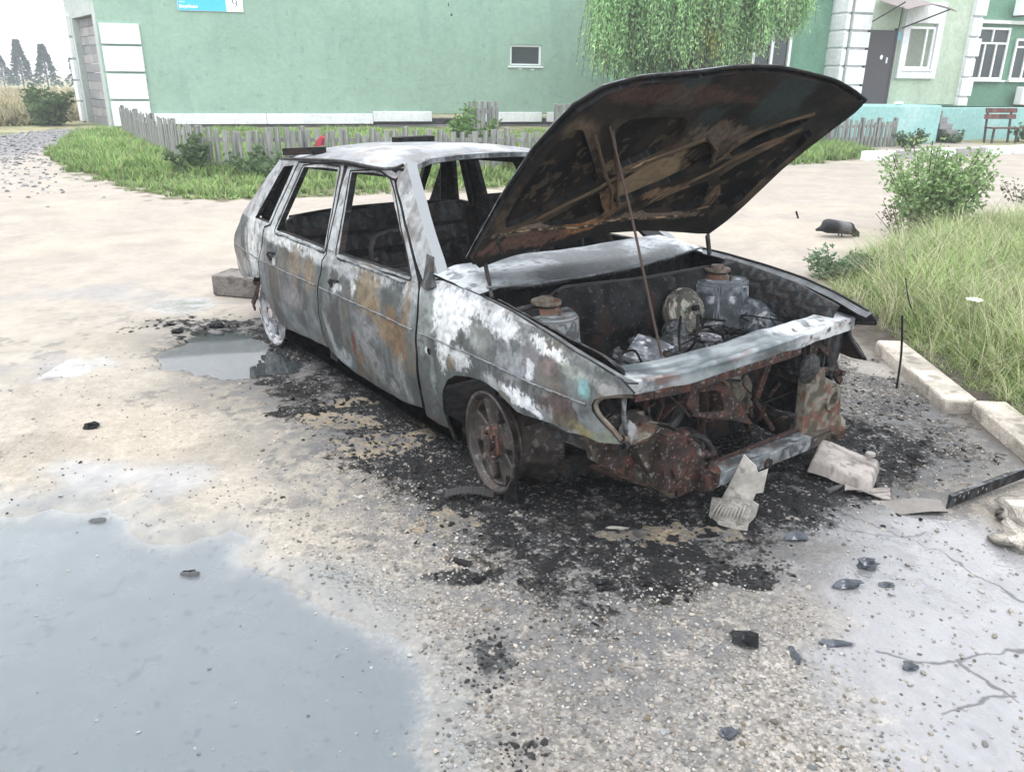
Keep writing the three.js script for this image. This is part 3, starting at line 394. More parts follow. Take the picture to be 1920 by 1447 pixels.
for (const sg of [1, -1]) {
  const mp = sideMap(sg), fl = (g) => g, P = (n, p, h, t, o = {}) => { const g = panel(p, h, sideMap(sg, o.inset || 0), t, { uv: sideUV, maxE: .055 }); if (sg < 0) { const I = g.index.array; for (let i = 0; i < I.length; i += 3) { const q = I[i]; I[i] = I[i + 1]; I[i + 1] = q; } g.computeVertexNormals(); } return obj(n, g, o.mats || SK, car); };
  const hole = sg > 0 ? [ring(.017, 9, -.392, .498)] : [];
  P('front_fender', fenderP, hole, .012);
  const fd = P('front_door', fDoorP, [fWin], .035), rd = P('rear_door', rDoorP, [rWin], .035);
  P('quarter_panel', quartP, [qWin], .03); P('windscreen_pillar', aPilP, [], .055, { inset: .004, mats: [mSide, mPil] });
  const strip = (par, x0, x1) => { const pts = []; for (let i = 0; i <= 14; i++) { const x = lerp(x0, x1, i / 14), y = lerp(.572, .552, (x - .6) / -3) - (x > .3 ? 0 : 0); pts.push([x, y, mp(x, y, -.002)[2]]); } return obj('trim_strip', tube(pts, .0042, 6, 28), M.ash, par); };
  strip(fd, -.525, -1.51); strip(rd, -1.56, -2.4); strip(car, -.48, .6); strip(car, -2.44, -3.02);
  // belt flange under the windows and the burnt-out handle pockets
  for (const [par, x0, x1, hx] of [[fd, -.63, -1.33, -1.335], [rd, -1.5, -2.15, -2.19]]) {
    const pts = []; for (let i = 0; i <= 8; i++) { const x = lerp(x0, x1, i / 8); pts.push([x, .752, mp(x, .752, -.001)[2]]); } obj('belt_strip', tube(pts, .008, 6, 16), M.ash, par);
    obj('door_handle', [box(.1, .012, .016, hx, .628, sg * (zs(hx, .63) + .004), 0, 0, .1), box(.035, .05, .008, hx - .03, .6, sg * (zs(hx, .6) + .003), .3, 0, .3)], M.char, par);
  }
  for (const [par, P] of [[fd, fWin], [rd, rWin]]) { // dark rubber channel left round each opening
    let cx = 0, cy = 0; for (const p of P) { cx += p[0] / P.length; cy += p[1] / P.length; }
    const q = []; for (let i = 0; i < P.length; i++) { const a = P[i], b = P[(i + 1) % P.length]; for (let k = 0; k < 4; k++) { const x = lerp(a[0], b[0], k / 4), y = lerp(a[1], b[1], k / 4), l = Math.hypot(x - cx, y - cy), u = x + (x - cx) / l * .02, w = y + (y - cy) / l * .02; q.push([u, w, mp(u, w, -.0005)[2]]); } }
    obj('window_seal', tube([...q, q[0]], .0042, 5, 110), M.char, par);
  }
  // sill, pillars inside, wheel housings
  obj('sill', uvm(at(new THREE.ExtrudeGeometry(shp([[.70, .09], [.752, .085], [.772, .11], [.772, .15], [.75, .165], [.70, .165]].map(([a, b]) => [a, b])), { depth: 1.86, bevelEnabled: false, steps: 30 }), 0, 0, 0)).applyMatrix4(new THREE.Matrix4().set(0, 0, 1, -2.18, 0, 1, 0, -.012, sg, 0, 0, 0, 0, 0, 0, 1)), M.grime, car);
  obj('centre_pillar', [bar([-1.5, .12, sg * .735], [-1.47, .75, sg * .735], .07, .09), bar([-1.47, .75, sg * .735], [-1.575, 1.17, sg * .56], .04, .075)], M.char, car);
  obj('rear_pillar', [bar([-2.31, .3, sg * .70], [-2.29, .78, sg * .725], .05, .09), bar([-2.29, .78, sg * .72], [-2.19, 1.13, sg * .565], .035, .06), bar([-2.62, .78, sg * .68], [-2.4, 1.12, sg * .55], .04, .1)], M.char, car);
  obj('roof_rail', bar([-.99, 1.185, sg * .55], [-2.42, 1.125, sg * .565], .05, .05), M.char, car);
  const wh = (cx, r) => uvm(at(new THREE.CylinderGeometry(r, r, .3, 28, 1, true, Math.PI - 1.0, 2.0), 0, 0, 0, Math.PI / 2));
  objs('wheel_housing', [at(wh(0, .33), -.03, .18, sg * .64), at(wh(0, .29), -2.4, .2, sg * .63), box(.62, .34, .02, -.03, .36, sg * .49), box(.6, .34, .02, -2.4, .36, sg * .49)], M.char, car);
}
// mirror base left at the foot of the right windscreen pillar
obj('mirror_base', panel([[-.515, .765], [-.50, .80], [-.53, .85], [-.555, .89], [-.49, .885], [-.455, .84], [-.41, .80], [-.385, .785], [-.43, .762]], [], (x, y, o) => [x, y, zs(x, y) + .008 + .012 * Math.sin((x + .5) * 22) - o], .016, { maxE: .05 }), M.grime, car);
// roof
const roofY = (x, z) => { const e = clamp(Math.abs(z) / .595, 0, 1), b = itp([-2.47, -2.15, -1.6, -1.05], [1.148, 1.165, 1.198, 1.205], x); return b + .068 * (1 - Math.pow(e, 2.6)) - .05 * sst(-2.3, -2.5, x) - .03 * sst(-1.2, -1.02, x + .09 * (1 - e * e)) + (fbm(x * 3, z * 3, 3, 240) - .5) * .016; };
const tRoof = tex(1024, 1024, (u, v) => { const n = fbm(u * 5, v * 5, 5, 241), m = fbm(u * 26, v * 10, 4, 242), f = fbm(u * 70, v * 70, 3, 243); let k = mix3([.14, .148, .157], [.25, .258, .266], sst(.35, .65, n)); k = mix3(k, [.085, .083, .085], sst(.52, .68, m) * .6); k = mix3(k, [.20, .15, .12], sst(.6, .7, fbm(u * 20, v * 5, 4, 244)) * .55); return mul3(k, .8 + .4 * f); });
const mRoof = std({ map: tRoof, roughness: .6, metalness: .1, bumpMap: rep(bumpT, 5), bumpScale: .0012 });
obj('roof', sheet((u, v) => { const z = lerp(-.605, .605, u), e = 1 - (z / .605) ** 2, x = lerp(-1.015 - .115 * e, -2.45 - .05 * e, v); return [x, roofY(x, z) - (Math.abs(z) > .58 ? .012 : 0), z]; }, 40, 40, .012, -1), [mRoof, M.char], car);
obj('windscreen_header', [...[0, 1, 2, 3, 4, 5].map((i) => { const q = (i) => { const z = -.56 + i * 1.12 / 6; return [-1.02 - .125 * (1 - (z / .6) ** 2), 1.19 + .045 * (1 - (z / .56) ** 4), z]; }; return bar(q(i), q(i + 1), .05, .028); })], M.ash, car);
objs('roof_gutter', [1, -1].map((s) => tube([[-.995, 1.225, s * .572], [-1.06, 1.203, s * .597], [-1.6, 1.196, s * .604], [-2.15, 1.163, s * .606], [-2.43, 1.143, s * .604]], .008, 6, 40)), M.grime, car);
obj('spoiler_remnant', [box(.25, .04, .05, -2.17, 1.205, .56, 0, .85, .08)], M.char, car);
obj('lamp_fragment', uvm(at(ext([[0, 0], [.07, .01], [.085, .07], [.03, .04]], .02), -2.25, 1.22, .45, 0, .3, 0)), std({ map: rep(tRust, 1), color: col(9, 1, 2), roughness: .5 }), car);
obj('roof_strip', box(.07, .035, .3, -2.2, 1.245, -.2, 0, .15, 0), M.char, car);
// rear end
obj('tail_panel', panel([[-.66, .33], [.66, .33], [.68, .5], [.64, .62], [-.64, .62], [-.68, .5]], [[[-.45, .4], [.45, .4], [.45, .56], [-.45, .56]]], (a, b, o) => [-3.09 + (b > .5 ? (b - .5) * .6 : 0) + o - .04 * (1 - (a / .7) ** 2), b, a],   .05, { maxE: .08 }), [M.ash, M.char], car);
objs('tailgate_frame', [bar([-2.86, .70, .58], [-2.48, 1.13, .5], .05, .05), bar([-2.86, .70, -.58], [-2.48, 1.13, -.5], .05, .05), bar([-2.92, .66, .6], [-2.92, .66, -.6], .06, .05), bar([-2.49, 1.13, .52], [-2.49, 1.13, -.52], .05, .04)], M.char, car);
obj('bumper_bracket', [bar([-2.62, .36, .74], [-2.72, .19, .77], .012, .035), bar([-2.72, .19, .77], [-2.66, .17, .78], .012, .03)], M.rust, car);
// floor, seats and dash, all charred
obj('floor_pan', [box(2.1, .03, 1.4, -1.2, .12, 0), box(.75, .03, 1.3, -2.65, .26, 0), box(2.0, .12, .22, -1.1, .17, 0, 0, 0, 0, .03), box(.03, .2, 1.3, -2.25, .2, 0)], M.char, car);
{
  const rb = grp('rear_backrest', car), mp = (a, b, o) => [-2.2 - (b - .3) * .28 + o + .012 * Math.sin(a * 22), b, a];
  obj('back_panel', panel([[-.66, .28], [.66, .28], [.66, .78], [.6, .815], [-.6, .815], [-.66, .78]], [], mp, .03, { maxE: .06 }), M.grime, rb);
  obj('back_rail', [tube([[-2.33, .80, -.62], [-2.335, .82, -.3], [-2.335, .822, .3], [-2.33, .80, .62]], .016), bar([-2.24, .55, -.62], [-2.24, .55, .62], .02, .05), bar([-2.27, .68, -.62], [-2.27, .68, .62], .015, .025)], M.char, rb);
  objs('rivet', [[-.3, .62], [-.3, .54], [-.22, .6], [.1, .6], [.1, .5], [.34, .62], [.34, .52]].map(([z, y]) => at(lump(.008, .012, .012, 4, 1, .1), -2.19 - (y - .3) * .28 + .03, y, z)), M.ash, rb);
  for (const sg of [1, -1]) {
    const s = grp('front_seat', car), z = sg * .36, X = -1.18;
    obj('seat_frame', [tube([[X - .02, .32, z - .2], [X - .17, .6, z - .2], [X - .24, .78, z - .18], [X - .26, .82, z - .1], [X - .26, .82, z + .1], [X - .24, .78, z + .18], [X - .17, .6, z + .2], [X - .02, .32, z + .2]], .014, 8, 50), tube([[X, .32, z - .2], [X + .45, .33, z - .2], [X + .5, .32, z - .1], [X + .5, .32, z + .1], [X + .45, .33, z + .2], [X, .32, z + .2]], .014, 8, 40), ...[.42, .5, .58, .66].map((y, i) => tube([[X - .05 - (y - .32) * .45, y, z - .2], [X - .07 - (y - .32) * .45, y - .02, z], [X - .05 - (y - .32) * .45, y, z + .2]], .006, 5, 12))], M.grime, s);
    obj('headrest', [panel([[-.13, 0], [.13, 0], [.15, .06], [.13, .13], [-.13, .13], [-.15, .06]].map(([a, b]) => [a + z, b + .84]), [], (a, b, o) => [X - .29 - o * 2 + .02 * Math.sin((b - .84) * 20), b, a], .035, { maxE: .05 }), bar([X - .29, .78, z - .06], [X - .3, .86, z - .06], .012, .012), bar([X - .29, .78, z + .06], [X - .3, .86, z + .06], .012, .012)], M.char, s);
    obj('backrest_plate', [box(.02, .09, .34, X - .15, .6, z, 0, 0, .4), box(.02, .05, .32, X - .08, .48, z, 0, 0, .4)], M.grime, s);
  }
  obj('seat_belt_reel', [box(.05, .1, .06, -1.52, .86, -.62, 0, 0, .3), tube([[-1.5, .92, -.62], [-1.46, .84, -.61], [-1.44, .9, -.6]], .006)], M.char, car);
}
{
  const d = grp('dashboard', car);
  obj('dash_beam', [bar([-.5, .70, -.68], [-.5, .70, .68], .06, .05), bar([-.52, .60, -.4], [-.5, .72, -.1], .03, .03), bar([-.44, .55, .0], [-.46, .7, .5], .03, .02), box(.22, .1, .3, -.5, .62, .1, .2, .3, .1, .02), box(.16, .06, .24, -.48, .74, -.3, .1, .5, .2, .02), ...[0, 1, 2, 3, 4, 5, 6].map((i) => at(lump(.06, .025, .07, i + 60, 1, .5), -.55 + .04 * (i % 3), .755, -.5 + i * .16))], M.char, d);
  obj('steering_wheel', [at(new THREE.TorusGeometry(.18, .011, 8, 36), -.72, .74, -.36, 0, 1.2, .35), bar([-.72, .74, -.36], [-.46, .62, -.36], .03, .03), bar([-.72, .74, -.36], [-.78, .9, -.4], .012, .02)], M.char, d);
}
// cowl, bulkhead
const cowlX = (z) => itp([-.8, -.5, -.15, .25, .6, .8], [-.22, -.15, -.075, -.05, -.09, -.17], z);
const mCowl = std({ map: tex(1024, 256, (u, v) => { const x = u * 1.5, y = v * .35, n = fbm(x * 4, y * 6, 5, 361), m = fbm(x * 22, y * 22, 4, 362), g = fbm(x * 70, y * 70, 2, 363); let k = mix3([.115, .128, .138], [.2, .215, .228], sst(.3, .7, n)); k = mix3(k, [.045, .05, .055], sst(.33, .12, Math.abs(u - .5) + (n - .5) * .7) * .85); k = mix3(k, [.4, .42, .44], sst(.16, .05, u + (m - .5) * .15) * .8); k = mix3(k, [.32, .34, .36], sst(.86, .95, u + (m - .5) * .1) * .7); k = mix3(k, [.035, .037, .04], sst(.62, .72, m) * .7); return mul3(k, .7 + .6 * g); }), roughness: .6, metalness: .1, bumpMap: rep(bumpT, 4), bumpScale: .002 });
obj('cowl_panel', sheet((u, v) => { const z = lerp(-.76, .76, u), x0 = -.44 - .02 * Math.cos(z * 2), x1 = cowlX(z), x = lerp(x0, x1, v); return [x, .850 - .01 * v - .022 * sst(.8, 1, v) - .03 * sst(.62, .76, Math.abs(z)) + (fbm(x * 7, z * 4, 3, 250) - .5) * .022, z]; }, 40, 10, .01, 1, (u, v) => [u, v]), [mCowl, M.char], car);
obj('cowl_box', [panel([[-.72, .56], [.72, .56], [.72, .8], [-.72, .8]], [], (a, b, o) => [cowlX(a) - .07 - o, b, a], .01, { maxE: .1 }), sheet((u, v) => { const z = lerp(-.72, .72, u); return [lerp(cowlX(z) - .08, -.0, v), .66 + .02 * Math.sin(z * 9), z]; }, 20, 4, .01)], M.char, car);
obj('cowl_lip', tube(Array.from({ length: 17 }, (_, i) => { const z = lerp(-.7, .7, i / 16); return [cowlX(z) + .004, .822, z]; }), .006, 6, 60), M.ash, car);
const bulkX = (z) => .0 + .012 * Math.sin(z * 9 + 1) + (Math.abs(z) > .5 ? .03 : 0), bulkY = (z) => .785 + .012 * Math.sin(z * 5) - (z > .45 ? .03 : 0);
obj('bulkhead', sheet((u, v) => { const z = lerp(-.68, .68, u), y = lerp(bulkY(z), .2, v); return [bulkX(z) + .03 * sst(0, .08, v) + .016 * Math.sin(v * 9 + z * 2) + (fbm(z * 5, y * 5, 3, 251) - .5) * .03, y, z]; }, 40, 16, .014, -1, (u, v) => [u * .7, v * .3]), [M.grime, M.char], car);
obj('bulkhead_flange', tube(Array.from({ length: 15 }, (_, i) => { const z = lerp(-.68, .68, i / 14); return [bulkX(z), bulkY(z) + .002, z]; }), .009, 6, 60), M.grime, car);
const mTower = phy({ map: rep(tSoot, 1.6), color: col(1.9, 2, 2.1), roughness: .65, specularIntensity: .6, bumpMap: bumpF, bumpScale: .003 });
// engine bay sides, strut towers
for (const sg of [1, -1]) {
  obj('inner_fender', [sheet((u, v) => { const x = lerp(-.05, .62, u), top = itp([-.05, .14, .36, .58, .7], [.79, .775, .75, .71, .67], x); return [x, lerp(top, .3, v), sg * (.715 - .05 * sst(0, .12, v) - .03 * sst(.35, .6, x) + (fbm(x * 6, v * 4, 3, 252 + sg) - .5) * .03)]; }, 18, 12, .012, -sg), ], sg > 0 ? M.grime : M.grime, car);
  obj('fender_flange', sheet((u, v) => { const x = lerp(-.35, .74, u), top = itp([-.36, -.09, .14, .36, .58, .72], [.81, .803, .787, .762, .72, .687], x); return [x, top - .004 - .012 * v, sg * (zs(x, top) - .004 - .052 * v)]; }, 24, 3, .006, sg > 0 ? 1 : -1), [M.ash, M.grime], car);
  const t = grp('strut_tower', car), zc = sg * .53;
  obj('tower_shell', [uvm(at(lathe([[.0, .0], [.115, 0], [.135, -.02], [.145, -.12], [.17, -.26], [.2, -.42]].reverse(), 28), .05, .735, zc)), box(.2, .3, .13, .05, .58, sg * .63, 0, 0, 0, .03), ...(sg < 0 ? [at(lump(.2, .13, .1, 5, 3, .14), .24, .5, -.64, 0, 0, -.5), box(.16, .22, .09, .1, .62, -.6, 0, .2, .1, .03)] : [box(.13, .2, .16, -.02, .64, .55, 0, 0, 0, .03)])], sg > 0 ? M.ash : mTower, t);
  obj('strut_cap', [cyl(.05, .07, .025, 20, .05, .745, zc), cyl(.062, .062, .012, 20, .05, .775, zc), cyl(.03, .03, .05, 14, .05, .77, zc), ...[0, 2.1, 4.2].map((a) => cyl(.007, .007, .03, 6, .05 + .085 * Math.cos(a), .745, zc + .085 * Math.sin(a)))], M.ochre, t);
}
// ---------- the raised bonnet: s across (right edge s = 1), v up from the hinge ----------
const hoodP = (s, v, o = 0) => {
  const r = [-.30 + .674 * v, .889 + .738 * v, .68], l = [-.154 + .758 * v, .922 + .652 * v, -.68], k = (1 + s) / 2;
  const c = .05 * (1 - s * s) * Math.sin(Math.PI * clamp(.25 + .6 * v, 0, 1)) + (fbm(s * 3 + 5, v * 3, 3, 260) - .5) * .022 - o;
  return [lerp(l[0], r[0], k) - .69 * c, lerp(l[1], r[1], k) + .72 * c, lerp(l[2], r[2], k)];
};
const hoodE = [[-.985, .0], [-.5, .04], [0, .06], [.5, .03], [.95, -.01], [1.05, .06], [1.065, .43], [1.045, .69], [.945, .885], [.834, .962], [.655, 1.01], [.343, 1.05], [.1, 1.085], [-.148, 1.102], [-.256, 1.098], [-.45, 1.083], [-.644, 1.06], [-.83, 1.02], [-.985, .98], [-.97, .8], [-.955, .54], [-.99, .28], [-1.0, .13]];
const W = (P) => P.map(([s, v]) => [s * .68, v]);
const recess = [
  [[.92, .773], [.87, .79], [.82, .785], [.787, .76], [.62, .63], [.46, .50], [.445, .47], [.46, .43], [.59, .365], [.747, .30], [.822, .262], [.92, .262], [.965, .32], [.975, .459], [.96, .66], [.945, .74]],
  [[.64, .235], [.50, .315], [.371, .386], [.335, .383], [.25, .31], [.171, .25], [.19, .215], [.317, .195], [.55, .205]],
  [[.56, .83], [.465, .838], [.197, .832], [.145, .815], [.115, .776], [.092, .71], [.142, .637], [.25, .575], [.33, .54], [.385, .57], [.57, .735], [.595, .80]],
  [[.04, .61], [-.12, .692], [-.2, .685], [-.34, .575], [-.34, .53], [-.13, .395], [.08, .30], [.20, .325], [.255, .44], [.17, .53]],
  [[-.14, .235], [-.30, .345], [-.45, .425], [-.51, .405], [-.60, .29], [-.58, .238], [-.4, .2], [-.226, .2]],
  [[-.40, .623], [-.42, .675], [-.47, .75], [-.62, .845], [-.68, .87], [-.70, .85], [-.62, .745], [-.50, .63], [-.45, .60]],
  [[-.52, .455], [-.57, .56], [-.70, .74], [-.80, .80], [-.86, .77], [-.885, .62], [-.875, .45], [-.91, .3], [-.87, .22], [-.74, .21], [-.70, .25], [-.69, .33], [-.57, .43]],
];
const edgeD = (s, v) => { let d = 9; for (const P of recess) d = Math.min(d, sdPoly(P, s, v)); return d; };
const tHood = tex(1024, 1024, (u, v) => { // charred underside frame
  const s = u * 2.2 - 1.1, w = v * 1.2 - .05, n = fbm(s * 5, w * 5, 5, 261), m = fbm(s * 18, w * 18, 4, 262), f = fbm(s * 60, w * 60, 3, 263);
  let k = mix3([.008, .0078, .0075], [.026, .02, .017], sst(.35, .7, n)); k = mix3(k, [.028, .04, .04], sst(.5, .66, fbm(s * 3, w * 3, 4, 264)) * sst(.7, .9, w));
  const d = edgeD(s, w), e = sst(.10, .02, d + (m - .5) * .09) * sst(1.02, .8, w);
  k = mix3(k, mul3([.15, .11, .075], .35 + m), e * (.08 + .62 * sst(.46, .66, n)));
  const blob = (x, y, a, b, c, q) => { const D = Math.hypot((s - x) / a, (w - y) / b) + (m - .5) * 1.3 + (f - .5) * .5; k = mix3(k, mul3(c, .7 + .6 * f), sst(1.1, .7, D) * q); };
  blob(.28, .17, .2, .055, [.36, .18, .08], .95); blob(.2, .33, .16, .14, [.20, .115, .065], .8); blob(.7, .13, .38, .06, [.16, .085, .065], .85); blob(.75, .215, .25, .03, [.27, .22, .17], .8); blob(-.3, .185, .38, .035, [.24, .19, .15], .75); blob(-.15, .74, .2, .08, [.17, .125, .095], .6); blob(-.4, .68, .22, .11, [.12, .09, .07], .6); blob(-.62, .7, .2, .04, [.2, .12, .09], .8); blob(-.64, .36, .06, .1, [.17, .115, .08], .7); blob(.3, .55, .22, .05, [.2, .15, .1], .6); blob(-.3, .35, .25, .05, [.24, .15, .09], .75); blob(.4, .95, .5, .05, [.09, .05, .04], .5);
  return mul3(k, .6 + .52 * f);
});
const tSkinU = tex(512, 512, (u, v) => { const s = u * 2.2 - 1.1, w = v * 1.2 - .05, n = fbm(s * 6, w * 6, 5, 271), m = fbm(s * 22, w * 22, 4, 272); let k = mix3([.006, .0062, .0065], [.02, .017, .015], sst(.35, .68, n)); const D = Math.hypot((s - .0) / .26, (w - .44) / .15) + (m - .5) * .9; k = mix3(k, mul3([.22, .165, .105], .7 + .6 * m), sst(1.15, .75, D) * .9); k = mix3(k, [.09, .07, .05], sst(.6, .7, m) * .5); return k; });
const hUV = (a, b) => [(a / .68 + 1.1) / 2.2, (b + .05) / 1.2];
const mHoodF = phy({ specularIntensity: .35, map: tHood, roughness: .75, metalness: .05, bumpMap: rep(bumpT, 8), bumpScale: .007 }), mSkinU = phy({ specularIntensity: .2, map: tSkinU, roughness: .8, bumpMap: rep(bumpT, 8), bumpScale: .003 });
const hood = obj('bonnet', panel(W(hoodE), [], (a, b, o) => hoodP(a / .68, b, .004 - o), .004, { maxE: .06, uv: hUV }), [mSkinU, M.ash], car);
obj('bonnet_frame', panel(W(hoodE.map(([s, v]) => [s * .985, lerp(.5, v, .972)])), recess.map(W), (a, b, o) => hoodP(a / .68, b, .034 - o - .008 * sst(.05, .0, Math.min(1.02 - Math.abs(a / .68), .98 - b))), .028, { maxE: .045, uv: hUV }), [mHoodF, M.char], hood);
const mRod = phy({ color: col(.05, .034, .028), roughness: .7, specularIntensity: .5, bumpMap: bumpF, bumpScale: .002 });
const rib = (pts, r = .0085, o = .035) => { const q = []; for (let i = 1; i < pts.length; i++) for (let k = 0; k <= 6; k++) if (k || i === 1) q.push(hoodP(lerp(pts[i - 1][0], pts[i][0], k / 6), lerp(pts[i - 1][1], pts[i][1], k / 6), o)); return tube(q, r, 6, q.length * 2); };
const tRib = tex(256, 256, (u, v) => mul3(mix3([.018, .015, .013], [.20, .14, .09], sst(.42, .66, fbm(u * 10, v * 10, 4, 281, 10))), .6 + .8 * fbm(u * 40, v * 40, 2, 282, 40)));
const mRib = phy({ specularIntensity: .35, map: rep(tRib, 4), roughness: .8, bumpMap: bumpF, bumpScale: .003 });
for (const p of [[[-.12, .262], [-.432, .50], [-.47, .565], [-.72, .81]], [[.74, .265], [.388, .425], [.30, .50], [.14, .60], [-.1, .715]], [[.74, .77], [.40, .50], [.26, .40], [.14, .27]], [[.64, .79], [.40, .58], [.31, .5], [.2, .38], [.09, .28]], [[.95, .225], [.664, .20], [.298, .168], [.0, .168]], [[0, .175], [-.25, .165], [-.54, .18], [-.68, .25], [-.66, .33]], [[-.1, .728], [-.28, .64], [-.36, .55]], [[-.35, .69], [-.39, .6], [-.36, .53]], [[-.37, .70], [-.5, .80], [-.68, .90]]]) obj('bonnet_rib', rib(p), mRib, hood);
obj('bonnet_lip', rib(hoodE.slice(6, 20), .007, .012), M.char, hood);
obj('bonnet_hinge', [bar(hoodP(.9, .02, .03), [-.09, .78, .70], .014, .03), bar(hoodP(.8, .06, .03), hoodP(.95, .2, .03), .02, .012)], M.grime, car);
obj('bonnet_hinge', [bar(hoodP(-.97, .0, .03), [-.15, .79, -.71], .014, .03)], M.grime, car);
{ const a = hoodP(.676, .808, .04), b = [.585, .665, .413]; obj('prop_rod', tube([a, [lerp(a[0], b[0], .03), a[1] - .03, lerp(a[2], b[2], .1)], [lerp(a[0], b[0], .4) + .005, lerp(a[1], b[1], .4), lerp(a[2], b[2], .45)], [lerp(a[0], b[0], .8), lerp(a[1], b[1], .8), lerp(a[2], b[2], .82)], b], .005, 7, 40), mRod, car); }
// ---------- front end ----------
M.nose = phy({ map: rep(tex(512, 512, (u, v) => { const a = fbm(u * 7, v * 7, 5, 351, 7), b = fbm(u * 32, v * 32, 3, 352, 32), c = fbm(u * 9, v * 9, 4, 353, 9); let k = mix3([.022, .018, .015], [.062, .043, .034], sst(.35, .65, a)); k = mix3(k, [.075, .07, .05], sst(.54, .68, fbm(u * 6, v * 6, 4, 355, 6)) * .8); k = mix3(k, [.02, .02, .021], sst(.48, .62, c) * .8); k = mix3(k, [.2, .19, .175], sst(.6, .7, fbm(u * 12, v * 12, 4, 354, 12)) * .6); return mul3(k, .65 + .7 * b); }), 3), roughness: .8, specularIntensity: .4, bumpMap: bumpF, bumpScale: .004 });
const mXm = std({ map: tex(1024, 128, (u, v) => { const x = u * 1.47, y = v * .16, n = fbm(x * 9, y * 14, 5, 311), m = fbm(x * 30, y * 40, 4, 312), g = fbm(x * 3, y * 60, 3, 313); let k = mix3([.075, .095, .105], [.21, .235, .245], sst(.32, .66, n)); k = mix3(k, [.03, .034, .036], sst(.5, .66, g) * .6 * sst(.05, .3, v)); k = mix3(k, [.5, .51, .52], sst(.42, .28, u + (n - .5) * .35) * sst(.35, .55, m + .1) * .9); k = mix3(k, [.36, .37, .38], sst(.9, .97, u + (m - .5) * .2) * .7); k = mix3(k, [.14, .055, .035], sst(.55, .7, fbm(x * 7, y * 20, 4, 314)) * .5 * sst(.45, .7, v)); return mul3(k, .75 + .5 * m); }), roughness: .5, metalness: .15, bumpMap: rep(bumpT, 4), bumpScale: .0015 });
const xb = (z) => itp([-.76, -.39, .16, .41, .62, .72], [.52, .565, .60, .585, .515, .48], z), xf = (z) => itp([-.76, -.39, -.15, .15, .44, .66, .74], [.655, .715, .735, .742, .735, .675, .64], z), yx = (z) => .652 + .012 * Math.cos(z * 3);
obj('upper_crossmember', sheet((u, v) => { const z = lerp(-.755, .715, u), w = v * 1.6, x = w < 1 ? lerp(xb(z), xf(z), w) : xf(z) + .004; let y = yx(z) + .008 * Math.sin(Math.min(w, 1) * Math.PI * 2.5) * sst(.62, .5, Math.abs(z)); if (w > 1) y -= (w - 1) * .085; return [x, y + (fbm(z * 8, v * 4, 2, 290) - .5) * .012, z]; }, 60, 18, .007, 1, (u, v) => [u, v]), [mXm, M.rust], car);
obj('crossmember_lip', Array.from({ length: 12 }, (_, i) => { const a = -.26 + i * .075, b = a + .076; return bar([xf(a) - .012, yx(a) - .058, a], [xf(b) - .012, yx(b) - .058, b], .03, .045); }), M.rust, car);
obj('bonnet_catch', [tube([[.56, .66, .62], [.57, .70, .615], [.55, .73, .61]], .008), box(.03, .02, .02, .56, .715, .615)], M.grime, car);
obj('support_rod', tube([[.575, .66, .302], [.56, .73, .30], [.57, .8, .31]], .005), M.char, car);
const plate = (P, x, t = .012, H = [], warp = 0) => { const g = ext(P, t, H, .003), p = g.attributes.position, q = g.index; for (let i = 0; i < p.count; i++) { const a = p.getX(i), b = p.getY(i), c = p.getZ(i); p.setXYZ(i, x + c - warp * Math.max(0, Math.abs(a) - .4) + .012 * (fbm(a * 14, b * 14, 2, 291) - .5), b, a); } const n = g.index ? g.toNonIndexed() : g; const r = n.attributes.position; for (let i = 0; i < r.count; i += 3) { const s = [r.getX(i), r.getY(i), r.getZ(i)]; r.setXYZ(i, r.getX(i + 1), r.getY(i + 1), r.getZ(i + 1)); r.setXYZ(i + 1, ...s); } n.computeVertexNormals(); return uvm(n); };
obj('lamp_bracket', [plate([[.515, .425], [.47, .43], [.43, .405], [.40, .415], [.36, .36], [.345, .345], [.35, .25], [.395, .21], [.45, .18], [.50, .2], [.52, .29]], .685, .05, [ring(.03, 12, .45, .28)]), cyl(.034, .034, .02, 16, .745, .28, .45, 0, 0, Math.PI / 2), box(.06, .05, .03, .70, .25, .36), cyl(.01, .01, .05, 8, .73, .38, .40, 0, 0, 1.57)], M.rust, car);
obj('front_valance', [plate([[.77, .46], [.74, .335], [.57, .21], [.44, .15], [.24, .13], [.20, .19], [.26, .30], [.34, .36], [.44, .43], [.52, .455], [.55, .50], [.66, .50], [.72, .47]], .655, .02, [ring(.035, 12, .46, .29), ring(.02, 10, .62, .37)], .28)], M.nose, car);
objs('valance_patch', [plate([[.73, .335], [.58, .225], [.56, .30], [.66, .40], [.72, .40]], .672, .012, [], .3), plate([[.40, .13], [.28, .135], [.27, .2], [.34, .25], [.42, .2]], .70, .012)], M.rust, car);
obj('valance_fold', [at(lump(.07, .025, .1, 9, 2, .12), .62, .425, .56, .2, .5, 0), tube([[.69, .45, .70], [.67, .41, .6], [.66, .39, .5]], .012)], M.ochre, car);
obj('lower_crossmember', [bar([.715, .165, .30], [.715, .155, -.40], .07, .065, .006)], M.ash, car);
objs('crossmember_end', [plate([[.60, .36], [.50, .19], [.42, .125], [.27, .125], [.25, .19], [.34, .21], [.355, .36], [.5, .44]], .655, .045, [ring(.02, 9, .42, .17)], .15), bar([.67, .12, -.64], [.712, .15, -.38], .075, .065, .015)], M.nose, car);
obj('rust_stain_boss', cyl(.022, .022, .012, 16, .756, .15, -.095, 0, 0, Math.PI / 2), M.rust, car);
obj('crossmember_rust', [box(.09, .08, .09, .715, .17, .27, .1, .1, .1, .02), bar([.68, .2, .3], [.68, .2, -.36], .012, .02), at(lump(.04, .05, .05, 3, 1, .3), .745, .2, .27)], M.rust, car);
